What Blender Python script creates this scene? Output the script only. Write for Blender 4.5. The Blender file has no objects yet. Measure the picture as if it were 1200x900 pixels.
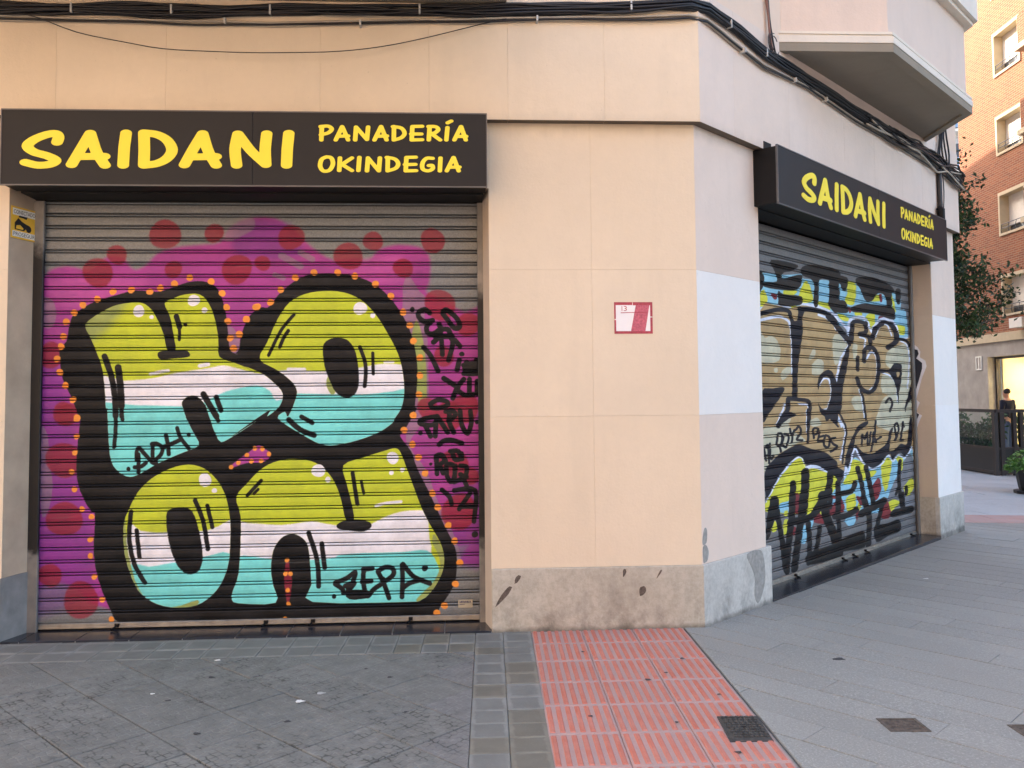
import bpy, bmesh, math, random
import numpy as np
from mathutils import Vector, Matrix, noise
from mathutils.geometry import tessellate_polygon
R = random.Random(7)
rad = math.radians
scene = bpy.context.scene
COL = scene.collection
# ------------------------------------------------------------------ camera
cam_d = bpy.data.cameras.new('camera'); cam = bpy.data.objects.new('camera', cam_d); COL.objects.link(cam)
cam_d.sensor_width = 36.0; cam_d.lens = 30.03
cam_d.shift_x = 0.00999; cam_d.shift_y = -0.03137
cam_d.clip_start = 0.05; cam_d.clip_end = 2000
rt = Vector((0.99844, -0.0553, -0.00836)); up = Vector((0.00549, -0.0518, 0.99864)); fw = Vector((0.05565, 0.99713, 0.05141))
cam.matrix_world = Matrix(((rt.x, up.x, -fw.x, -1.679), (rt.y, up.y, -fw.y, -5.8), (rt.z, up.z, -fw.z, 1.577), (0, 0, 0, 1)))
scene.camera = cam
# ------------------------------------------------------------------ sky, sun, exposure
SUN_EL = 31.0; SUN_DIR = Vector((-0.80, 0.60, 0)).normalized()      # horizontal direction towards the sun
world = bpy.data.worlds.new('World'); scene.world = world; world.use_nodes = True
wn = world.node_tree.nodes; wl = world.node_tree.links
sky = wn.new('ShaderNodeTexSky'); sky.sky_type = 'NISHITA'; sky.sun_disc = False
sky.sun_elevation = rad(SUN_EL); sky.sun_rotation = math.atan2(SUN_DIR.x, SUN_DIR.y)
sky.air_density = 1.0; sky.dust_density = 4.0; sky.ozone_density = 0.6
bgn = wn['Background']; bgn.inputs['Strength'].default_value = 0.15
wl.new(sky.outputs[0], bgn.inputs['Color'])
sun_d = bpy.data.lights.new('sun', 'SUN'); sun_d.energy = 2.0; sun_d.angle = rad(0.5); sun_d.color = (1.0, 0.88, 0.74)
sun = bpy.data.objects.new('sun', sun_d); COL.objects.link(sun)
sd = Vector((SUN_DIR.x*math.cos(rad(SUN_EL)), SUN_DIR.y*math.cos(rad(SUN_EL)), math.sin(rad(SUN_EL))))
sun.rotation_euler = sd.to_track_quat('Z', 'Y').to_euler(); sun.location = (-10, 10, 30)
scene.view_settings.view_transform = 'Standard'; scene.view_settings.look = 'None'
scene.view_settings.exposure = 2.48; scene.view_settings.gamma = 1.0
scene.cycles.use_denoising = True; scene.cycles.max_bounces = 8; scene.cycles.diffuse_bounces = 4

T = rad(43.0); TT = math.tan(T/2)                                  # the street corner turns by 43 degrees
FA = Matrix.Identity(4); FB = Matrix.Rotation(T, 4, 'Z')

# ------------------------------------------------------------------ helpers
def put(o, parent=None, label=None, cat=None, group=None, kind=None):
    COL.objects.link(o)
    if parent is not None: o.parent = parent
    if label: o['label'] = label
    if cat: o['category'] = cat
    if group: o['group'] = group
    if kind: o['kind'] = kind
    return o
def empty(name, loc=(0, 0, 0), rz=0.0, **k):
    o = bpy.data.objects.new(name, None); o.empty_display_size = .2; o.location = loc; o.rotation_euler = (0, 0, rz)
    return put(o, **k)
class MB:
    def __init__(s): s.v = []; s.f = []; s.m = []; s.mi = 0
    def add(s, vs, fs, M=None):
        b = len(s.v)
        s.v += [tuple(M @ Vector(p)) for p in vs] if M is not None else [tuple(p) for p in vs]
        s.f += [tuple(b+i for i in f) for f in fs]; s.m += [s.mi]*len(fs)
    def box(s, x0, x1, y0, y1, z0, z1, M=None, ch=0.0):
        if ch <= 0:
            vs = [(x, y, z) for z in (z0, z1) for x, y in ((x0, y0), (x1, y0), (x1, y1), (x0, y1))]
            s.add(vs, [(3, 2, 1, 0), (4, 5, 6, 7), (0, 1, 5, 4), (1, 2, 6, 5), (2, 3, 7, 6), (3, 0, 4, 7)], M); return
        c = ch                                                    # chamfer on the front (y0) edges
        vs = [(x0, y0+c, z0), (x1, y0+c, z0), (x1, y0+c, z1), (x0, y0+c, z1), (x0+c, y0, z0+c), (x1-c, y0, z0+c), (x1-c, y0, z1-c), (x0+c, y0, z1-c),
              (x0, y1, z0), (x1, y1, z0), (x1, y1, z1), (x0, y1, z1)]
        s.add(vs, [(4, 5, 6, 7), (0, 1, 5, 4), (1, 2, 6, 5), (2, 3, 7, 6), (3, 0, 4, 7), (1, 0, 8, 9), (2, 1, 9, 10), (3, 2, 10, 11), (0, 3, 11, 8), (8, 11, 10, 9)], M)
    def prism(s, poly, z0, z1, M=None, ch=0.0):                   # polygon in x,y, counter-clockwise, extruded in z
        n = len(poly); vs = [(x, y, z0) for x, y in poly]
        if ch > 0:
            cx = sum(p[0] for p in poly)/n; cy = sum(p[1] for p in poly)/n
            vs += [(x, y, z1-ch) for x, y in poly]
            for x, y in poly:
                d = math.hypot(x-cx, y-cy) or 1; k = max(0, 1-ch*1.4/d); vs.append((cx+(x-cx)*k, cy+(y-cy)*k, z1))
            fs = [tuple(range(n-1, -1, -1)), tuple(range(2*n, 3*n))]
            for i in range(n):
                j = (i+1) % n; fs += [(i, j, n+j, n+i), (n+i, n+j, 2*n+j, 2*n+i)]
        else:
            vs += [(x, y, z1) for x, y in poly]; fs = [tuple(range(n-1, -1, -1)), tuple(range(n, 2*n))]
            for i in range(n): j = (i+1) % n; fs.append((i, j, n+j, n+i))
        s.add(vs, fs, M)
    def front(s, poly, y0, y1, M=None):                           # polygon in x,z facing -y, extruded in y
        tris = tessellate_polygon([[Vector((x, z, 0)) for x, z in poly]])
        n = len(poly); a = sum(poly[i][0]*poly[(i+1) % n][1]-poly[(i+1) % n][0]*poly[i][1] for i in range(n))
        if a < 0: poly = poly[::-1]; tris = [tuple(n-1-i for i in t) for t in tris]
        vs = [(x, y0, z) for x, z in poly]+[(x, y1, z) for x, z in poly]; fs = []
        for t in tris:
            p, q, r = [poly[i] for i in t]
            if (q[0]-p[0])*(r[1]-p[1])-(q[1]-p[1])*(r[0]-p[0]) < 0: t = (t[0], t[2], t[1])
            fs.append(tuple(t)); fs.append(tuple(n+i for i in reversed(t)))
        for i in range(n): j = (i+1) % n; fs.append((j, i, n+i, n+j))
        s.add(vs, fs, M)
    def tube(s, pts, r, seg=6, M=None, caps=True):
        pts = [Vector(p) for p in pts]; b = []; n = len(pts); rs = r if isinstance(r, (list, tuple)) else [r]*n
        side = None; vs = []
        for i, p in enumerate(pts):
            d = (pts[min(i+1, n-1)]-pts[max(i-1, 0)]).normalized()
            if side is None: side = d.orthogonal().normalized()
            side = (side-d*side.dot(d)); side = side.normalized() if side.length > 1e-6 else d.orthogonal().normalized()
            w = d.cross(side)
            for k in range(seg):
                a = 2*math.pi*k/seg; vs.append(p+(side*math.cos(a)+w*math.sin(a))*rs[i])
        fs = []
        for i in range(n-1):
            for k in range(seg):
                l = (k+1) % seg; fs.append((i*seg+k, i*seg+l, (i+1)*seg+l, (i+1)*seg+k))
        if caps: fs += [tuple(range(seg-1, -1, -1)), tuple((n-1)*seg+k for k in range(seg))]
        s.add(vs, fs, M)
    def mesh(s, name, mats, smooth=False):
        me = bpy.data.meshes.new(name); me.from_pydata(s.v, [], s.f)
        for m in (mats if isinstance(mats, (list, tuple)) else [mats]): me.materials.append(m)
        me.polygons.foreach_set('material_index', s.m)
        if smooth: me.polygons.foreach_set('use_smooth', [True]*len(s.f))
        me.update(); return me
    def build(s, name, mats, parent=None, smooth=False, loc=None, M=None, **k):
        o = bpy.data.objects.new(name, s.mesh(name, mats, smooth))
        if loc: o.location = loc
        if M is not None: o.matrix_basis = M
        return put(o, parent, **k)
def inst(name, me, parent=None, loc=(0, 0, 0), rz=0.0, M=None, **k):
    o = bpy.data.objects.new(name, me)
    if M is not None: o.matrix_basis = M
    else: o.location = loc; o.rotation_euler = (0, 0, rz)
    return put(o, parent, **k)
def clip(poly, nx, ny, d):                                        # keep the part where nx*x+ny*y >= d
    out = []
    for i, p in enumerate(poly):
        q = poly[(i+1) % len(poly)]; a = nx*p[0]+ny*p[1]-d; b = nx*q[0]+ny*q[1]-d
        if a >= 0: out.append(p)
        if (a >= 0) != (b >= 0): t = a/(a-b); out.append((p[0]+(q[0]-p[0])*t, p[1]+(q[1]-p[1])*t))
    return out
def area(poly): return abs(sum(poly[i][0]*poly[(i+1) % len(poly)][1]-poly[(i+1) % len(poly)][0]*poly[i][1] for i in range(len(poly))))/2 if len(poly) > 2 else 0

# ------------------------------------------------------------------ materials
def lin(c): return tuple((x/255/12.92 if x/255 <= .04045 else ((x/255+.055)/1.055)**2.4) for x in c)
class NT:
    def __init__(s, name):
        s.m = bpy.data.materials.new(name); s.m.use_nodes = True; s.t = s.m.node_tree; s.n = s.t.nodes; s.l = s.t.links
        s.b = s.n['Principled BSDF']; s.geo = None; s.h = None
    def pos(s):
        if not s.geo: s.geo = s.n.new('ShaderNodeNewGeometry')
        return s.geo.outputs['Position']
    def obj(s, o=None):
        t = s.n.new('ShaderNodeTexCoord')
        if o is not None: t.object = o
        return t.outputs['Object']
    def map(s, vec, scale=(1, 1, 1), rot=(0, 0, 0), loc=(0, 0, 0)):
        m = s.n.new('ShaderNodeMapping'); m.inputs['Scale'].default_value = scale; m.inputs['Rotation'].default_value = rot; m.inputs['Location'].default_value = loc
        s.l.new(vec, m.inputs['Vector']); return m.outputs[0]
    def noise(s, scale, detail=4, rough=.55, vec=None, dist=0.0):
        n = s.n.new('ShaderNodeTexNoise'); n.inputs['Scale'].default_value = scale; n.inputs['Detail'].default_value = detail
        n.inputs['Roughness'].default_value = rough; n.inputs['Distortion'].default_value = dist
        s.l.new(vec if vec is not None else s.pos(), n.inputs['Vector']); return n.outputs['Fac']
    def ramp(s, fac, stops):
        r = s.n.new('ShaderNodeValToRGB'); e = r.color_ramp.elements
        while len(e) < len(stops): e.new(.5)
        for i, (p, c) in enumerate(stops): e[i].position = p; e[i].color = tuple(c)+(1,) if isinstance(c, (tuple, list)) else (c, c, c, 1)
        s.l.new(fac, r.inputs[0]); return r.outputs[0]
    def mix(s, fac, a, b, mode='MIX'):
        m = s.n.new('ShaderNodeMix'); m.data_type = 'RGBA'; m.blend_type = mode
        for sock, v in ((m.inputs['Factor'], fac), (m.inputs[6], a), (m.inputs[7], b)):
            if isinstance(v, (int, float)): sock.default_value = v
            elif isinstance(v, tuple): sock.default_value = v+(1,)
            else: s.l.new(v, sock)
        return m.outputs[2]
    def math(s, op, a, b=0.0, c=None):
        m = s.n.new('ShaderNodeMath'); m.operation = op
        for i, v in enumerate((a, b) if c is None else (a, b, c)):
            if isinstance(v, (int, float)): m.inputs[i].default_value = v
            else: s.l.new(v, m.inputs[i])
        return m.outputs[0]
    def sep(s, vec):
        x = s.n.new('ShaderNodeSeparateXYZ'); s.l.new(vec, x.inputs[0]); return x.outputs
    def col(s, v):
        if isinstance(v, tuple): s.b.inputs['Base Color'].default_value = v+(1,)
        else: s.l.new(v, s.b.inputs['Base Color'])
    def rgh(s, v):
        if isinstance(v, (int, float)): s.b.inputs['Roughness'].default_value = v
        else: s.l.new(v, s.b.inputs['Roughness'])
    def set(s, **k):
        for a, v in k.items():
            i = s.b.inputs[a.replace('_', ' ')]
            if isinstance(v, (int, float)): i.default_value = v
            elif isinstance(v, tuple): i.default_value = v+(1,)
            else: s.l.new(v, i)
        return s
    def bump(s, h, st=.3, dist=.01):
        b = s.n.new('ShaderNodeBump'); b.inputs['Strength'].default_value = st; b.inputs['Distance'].default_value = dist
        s.l.new(h, b.inputs['Height'])
        if s.h is not None: s.l.new(s.h, b.inputs['Normal'])
        s.h = b.outputs[0]; s.l.new(s.h, s.b.inputs['Normal']); return s
    def rnd(s):
        return s.n.new('ShaderNodeObjectInfo').outputs['Random']
def simple(name, c, rough=.6, metal=0.0, var=.12, sc=6.0, bump=0.0, bsc=60.0, spec=.5):
    t = NT(name); c = lin(c); n = t.noise(sc, 5)
    t.col(t.ramp(n, [(.3, tuple(x*(1-var) for x in c)), (.7, tuple(min(1, x*(1+var)) for x in c))])); t.rgh(rough)
    t.set(Metallic=metal, Specular_IOR_Level=spec)
    if bump: t.bump(t.noise(bsc, 4), bump, .004)
    return t.m
def plaster(name, c, dirt=.25):
    t = NT(name); c = lin(c); d = tuple(x*.72 for x in c); y = (c[0]*.97, c[1]*.90, c[2]*.80)
    a = t.ramp(t.noise(.9, 6, .6), [(.35, tuple(x*.94 for x in c)), (.65, tuple(x*1.03 for x in c))])
    rn = t.mix(t.math('MULTIPLY', t.rnd(), .30), a, y)
    st = t.noise(1.0, 6, .65, t.map(t.pos(), (3.2, 3.2, .55)))
    b = t.mix(t.math('MULTIPLY', t.ramp(st, [(.52, 0.0), (.78, 1.0)]), dirt), rn, d)
    gr_ = t.ramp(t.noise(2.7, 7, .7), [(.50, 0.0), (.72, 1.0)]); b = t.mix(t.math('MULTIPLY', gr_, dirt*.55), b, tuple(x*.80 for x in c))
    lg = t.ramp(t.noise(17, 6, .7), [(.40, 0.0), (.62, 1.0)]); b = t.mix(t.math('MULTIPLY', lg, .12), b, tuple(x*.84 for x in c))
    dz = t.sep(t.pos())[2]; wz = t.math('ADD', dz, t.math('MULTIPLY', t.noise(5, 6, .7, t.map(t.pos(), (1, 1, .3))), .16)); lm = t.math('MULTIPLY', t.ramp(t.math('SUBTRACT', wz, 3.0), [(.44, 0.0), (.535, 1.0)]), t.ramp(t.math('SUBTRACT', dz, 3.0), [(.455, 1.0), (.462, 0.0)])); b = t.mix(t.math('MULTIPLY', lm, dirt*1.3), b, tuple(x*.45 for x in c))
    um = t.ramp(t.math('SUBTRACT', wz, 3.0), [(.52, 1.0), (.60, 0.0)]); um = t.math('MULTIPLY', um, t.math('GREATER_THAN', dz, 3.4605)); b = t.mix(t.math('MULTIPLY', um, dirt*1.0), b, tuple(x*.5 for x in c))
    sp = t.ramp(t.noise(46, 3, .6), [(.70, 0.0), (.76, 1.0)]); b = t.mix(t.math('MULTIPLY', sp, .35), b, tuple(x*.45 for x in c))
    t.col(b); t.rgh(.82); t.set(Specular_IOR_Level=.25)
    t.bump(t.noise(7, 5, .6), .35, .012).bump(t.noise(60, 4, .6), .30, .004); return t.m
M_PEACH = plaster('painted plaster beige', (225, 209, 185))
M_PEACH_COOL = plaster('beige plaster in cool light', (227, 209, 194), .3)  # same paint as the beige, with facade B's cooler light tinted in
M_WHITE = plaster('white touch up paint', (236, 233, 228), .14)
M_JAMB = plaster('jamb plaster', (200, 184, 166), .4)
M_LEDGE_SHADE = plaster('shaded ledge underside', (120, 108, 94), .5)  # dark colour puts the shade under the ledge into the plaster
M_TRIM = plaster('painted trim', (232, 222, 206), .3)
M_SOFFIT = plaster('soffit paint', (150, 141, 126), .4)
def stone(name, c1, c2, c3):
    t = NT(name); n1 = t.noise(1.6, 5, .6); n2 = t.noise(34, 5, .7)
    a = t.ramp(n1, [(.32, lin(c2)), (.62, lin(c1))]); b = t.mix(t.math('MULTIPLY', t.ramp(n2, [(.40, 0.0), (.66, 1.0)]), .30), a, lin(c3))
    dz = t.sep(t.pos())[2]; drip = t.noise(1.0, 7, .72, t.map(t.pos(), (4.5, 4.5, 3.0)))
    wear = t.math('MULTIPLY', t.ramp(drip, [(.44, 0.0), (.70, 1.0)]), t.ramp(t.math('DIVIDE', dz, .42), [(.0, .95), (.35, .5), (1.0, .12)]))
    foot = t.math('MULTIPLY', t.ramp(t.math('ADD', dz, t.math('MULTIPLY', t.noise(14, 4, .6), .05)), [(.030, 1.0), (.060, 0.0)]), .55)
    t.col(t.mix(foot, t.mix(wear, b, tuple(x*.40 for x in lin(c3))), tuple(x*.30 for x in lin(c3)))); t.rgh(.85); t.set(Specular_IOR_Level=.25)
    t.bump(t.noise(90, 4), .4, .004).bump(t.noise(9, 3), .12, .01); return t.m
M_PLINA = stone('plinth stone dirty', (196, 190, 176), (176, 168, 152), (126, 117, 102))
M_PLINB = stone('plinth stone pale', (204, 202, 194), (184, 182, 175), (130, 127, 120))
M_BLACKST = simple('polished black stone', (44, 46, 52), .22, var=.2, sc=14)
M_MORTAR = simple('mortar', (96, 92, 86), .95, var=.25, sc=20, bump=.3)
M_GROUT = simple('pale grout', (150, 148, 144), .9)
M_TRACK = simple('steel guide', (120, 120, 118), .5, .35, var=.15)
M_BAR = simple('shutter bottom bar', (158, 154, 146), .42, .6, var=.2, sc=18)
M_GROOVE = simple('shaded slat joint', (24, 24, 25), .8, .0, spec=.2)  # near-black colour paints the shadow lines into the slat grooves
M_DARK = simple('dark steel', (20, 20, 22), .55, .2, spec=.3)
M_BOX = simple('dark sign aluminium', (27, 29, 33), .42, .0, var=.12, sc=2.5, spec=.3)
M_BOX_SIDE = simple('shaded sign side', (18, 18, 20), .5, .0, var=.06, spec=.25)  # casing colour darkened to paint in the shade under the signs
M_EDGE = simple('sign edge trim', (96, 96, 98), .35, .3)
M_YEL = simple('yellow vinyl', (250, 226, 60), .45, var=.03)
M_CABLE = simple('black cable', (28, 28, 32), .5, var=.3)
M_CABLE_G = simple('grey cable', (168, 158, 142), .6, var=.2)
M_CABLE_B = simple('brown cable', (128, 86, 70), .6, var=.2)
M_TIE = simple('cable tie', (190, 190, 186), .5)
M_PAPER = simple('paper scrap', (226, 226, 222), .8)
M_GUM = simple('old gum', (60, 60, 62), .9)
M_IRON = simple('cast iron', (74, 74, 72), .7, .3, var=.35, sc=30, bump=.5, bsc=90)
M_IRON2 = simple('rusty iron', (96, 88, 80), .75, .3, var=.4, sc=40, bump=.5, bsc=90)
# overspray guide rails
def guide_mat(name, lo, hi):
    t = NT(name); z = t.sep(t.pos())[2]; n = t.noise(9, 4)
    zz = t.math('ADD', z, t.math('MULTIPLY', t.math('SUBTRACT', n, .5), .28))
    m = t.math('MULTIPLY', t.ramp(t.math('MULTIPLY', zz, .3), [(lo*.3-.012, 0.0), (lo*.3+.012, 1.0)]), t.ramp(t.math('MULTIPLY', zz, .3), [(hi*.3-.015, 1.0), (hi*.3+.015, 0.0)]))
    base = t.ramp(t.noise(7, 5), [(.3, lin((104, 104, 104))), (.7, lin((142, 138, 132)))])
    t.col(t.mix(m, base, lin((20, 21, 24)))); t.rgh(.5); t.set(Metallic=.15); return t.m
M_GUIDE_L = guide_mat('left guide with black overspray', .55, 2.62)
M_GUIDE_R = guide_mat('right guide with black overspray', .55, 2.30)

# ------------------------------------------------------------------ spray paint rasteriser (paint on the shutters, in millimetres on each shutter)
def cat(pts, closed, n=4):
    if len(pts) < 3: return pts
    P = [np.array(p, float) for p in pts]; N = len(P); out = []
    for i in range(N if closed else N-1):
        g = (lambda k: P[k % N]) if closed else (lambda k: P[min(max(k, 0), N-1)])
        a, b, c, d = g(i-1), g(i), g(i+1), g(i+2)
        for k in range(n):
            t = k/n; out.append(.5*((2*b)+(c-a)*t+(2*a-5*b+4*c-d)*t*t+(3*b-a-3*c+d)*t**3))
    if not closed: out.append(P[-1])
    return [tuple(p) for p in out]
def seg_dist(X, Z, pts, closed, kx=1.0):
    D = np.full(X.shape, 1e9, np.float32); n = len(pts)
    for i in range(n if closed else max(n-1, 1)):
        ax, az = pts[i]; bx, bz = pts[(i+1) % n]; ax *= kx; bx *= kx; dx, dz = bx-ax, bz-az; L = dx*dx+dz*dz
        if L < 1e-9: d = (X*kx-ax)**2+(Z-az)**2
        else:
            t = np.clip(((X*kx-ax)*dx+(Z-az)*dz)/L, 0, 1); d = (X*kx-ax-t*dx)**2+(Z-az-t*dz)**2
        np.minimum(D, d, out=D)
    return np.sqrt(D)
def inside(X, Z, pts):
    I = np.zeros(X.shape, bool); n = len(pts)
    for i in range(n):
        ax, az = pts[i]; bx, bz = pts[(i+1) % n]
        if az == bz: continue
        c = ((az > Z) != (bz > Z)) & (X < (bx-ax)*(Z-az)/(bz-az)+ax); I ^= c
    return I
def raster(name, ops, cols, x0, x1, z0, z1, res):
    W = int((x1-x0)/res); H = int((z1-z0)/res); im = np.zeros((H, W, 4), np.float32)
    xs = (x0+(np.arange(W)+.5)*res).astype(np.float32); zs = (z0+(np.arange(H)+.5)*res).astype(np.float32)
    nz = np.random.RandomState(3); mask = None
    def cover(kind, soft, par, pts):
        if kind == 'D': rx, rz = par; m = max(rx, rz)
        elif kind == 'S': m = max(par)
        else: m = 0
        if kind in 'PC' and par: pts = cat(pts, True, 3)
        if kind == 'S': pts = cat(pts, False, 4)
        m += soft*2+4; px = [p[0] for p in pts]; pz = [p[1] for p in pts]
        i0 = max(0, int((min(px)-m-x0)/res)); i1 = min(W, int((max(px)+m-x0)/res)+1); j0 = max(0, int((min(pz)-m-z0)/res)); j1 = min(H, int((max(pz)+m-z0)/res)+1)
        if i1 <= i0 or j1 <= j0: return None
        X, Z = np.meshgrid(xs[i0:i1], zs[j0:j1])
        if kind == 'D':
            cx, cz = pts[0]; ph = (cx*7+cz*3) % 6.28; an = np.arctan2(Z-cz, X-cx)
            k = 1+.05*np.sin(2*an+ph)+.03*np.sin(3*an+2*ph)
            d = (np.sqrt(((X-cx)/rx)**2+((Z-cz)/rz)**2)/k-1)*min(rx, rz)
        elif kind == 'S':
            d = seg_dist(X, Z, pts, False, par[1]/par[0])-par[1]
        else:
            I = inside(X, Z, pts); dd = seg_dist(X, Z, pts, True); d = np.where(I, -dd, dd)
        if kind != 'C' and soft >= 2:
            d = d+(nz.standard_normal(d.shape)*min(soft, 12)*.22).astype(np.float32)
        a = np.clip(.5-d/(soft+res), 0, 1); return (j0, j1, i0, i1), a*a*(3-2*a)
    for kind, c, soft, par, pts in ops:
        if kind == 'C':
            if not pts: mask = None; continue
            (j0, j1, i0, i1), a = cover('C', 3, par, pts); mask = np.zeros((H, W), np.float32); mask[j0:j1, i0:i1] = a; continue
        r = cover(kind, soft, par, pts)
        if r is None: continue
        (j0, j1, i0, i1), a = r
        if mask is not None: a = a*mask[j0:j1, i0:i1]
        C = np.array([v/255 for v in cols[c]], np.float32); s = im[j0:j1, i0:i1]; al = cols[c][3] if len(cols[c]) > 3 else 1.0
        a = a*al; s[..., :3] = s[..., :3]*(1-a[..., None])+C[:3]*a[..., None]; s[..., 3] = s[..., 3]*(1-a)+a
    # fill colour under the soft edge so that the rim does not go dark
    al = im[..., 3:4]; rgb = im[..., :3]/np.maximum(al, 1e-3); im[..., :3] = np.where(al > .004, np.clip(rgb, 0, 1), .5)
    img = bpy.data.images.new(name, W, H, alpha=True); img.alpha_mode = 'CHANNEL_PACKED'; img.pixels.foreach_set(im.ravel()); img.update(); img.pack()
    return img
def paint_mat(name, img, ref, ox, oz, w, h, metal_lo, metal_hi):
    t = NT(name); co = t.sep(t.obj(ref)); cx = t.n.new('ShaderNodeCombineXYZ')
    t.l.new(t.math('DIVIDE', t.math('SUBTRACT', co[0], ox), w), cx.inputs[0]); t.l.new(t.math('DIVIDE', t.math('SUBTRACT', co[2], oz), h), cx.inputs[1])
    wob = t.n.new('ShaderNodeTexImage'); wob.image = img; wob.extension = 'CLIP'; wob.interpolation = 'Linear'; t.l.new(cx.outputs[0], wob.inputs[0])
    gal = t.n.new('ShaderNodeTexVoronoi'); gal.inputs['Scale'].default_value = 110; t.l.new(t.pos(), gal.inputs['Vector'])
    base = t.mix(t.ramp(gal.outputs['Color'], [(.1, 0.25), (.9, .75)]), lin(metal_lo), lin(metal_hi))
    base = t.mix(t.math('MULTIPLY', t.noise(2.5, 5), .35), base, lin((112, 108, 98)))
    paint = t.mix(t.math('MULTIPLY', t.ramp(t.noise(4, 7, .7), [(.38, 0.0), (.70, 1.0)]), .30), wob.outputs['Color'], (.05, .05, .055))
    streak = t.ramp(t.noise(1, 5, .7, t.map(t.pos(), (2.0, 2.0, 60))), [(.60, 0.0), (.74, 1.0)])
    wear = t.math('MULTIPLY', streak, t.ramp(t.noise(3.3, 4), [(.50, 0.0), (.66, .55)]))
    a = t.math('MULTIPLY', wob.outputs['Alpha'], t.math('SUBTRACT', 1.0, wear))
    t.col(t.mix(a, base, paint)); t.l.new(t.math('SUBTRACT', .28, t.math('MULTIPLY', a, .26)), t.b.inputs['Metallic'])
    t.rgh(t.math('ADD', .42, t.math('MULTIPLY', t.noise(8, 3), .2))); t.set(Specular_IOR_Level=.28)
    t.bump(t.noise(14, 3), .12, .01); return t.m

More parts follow.
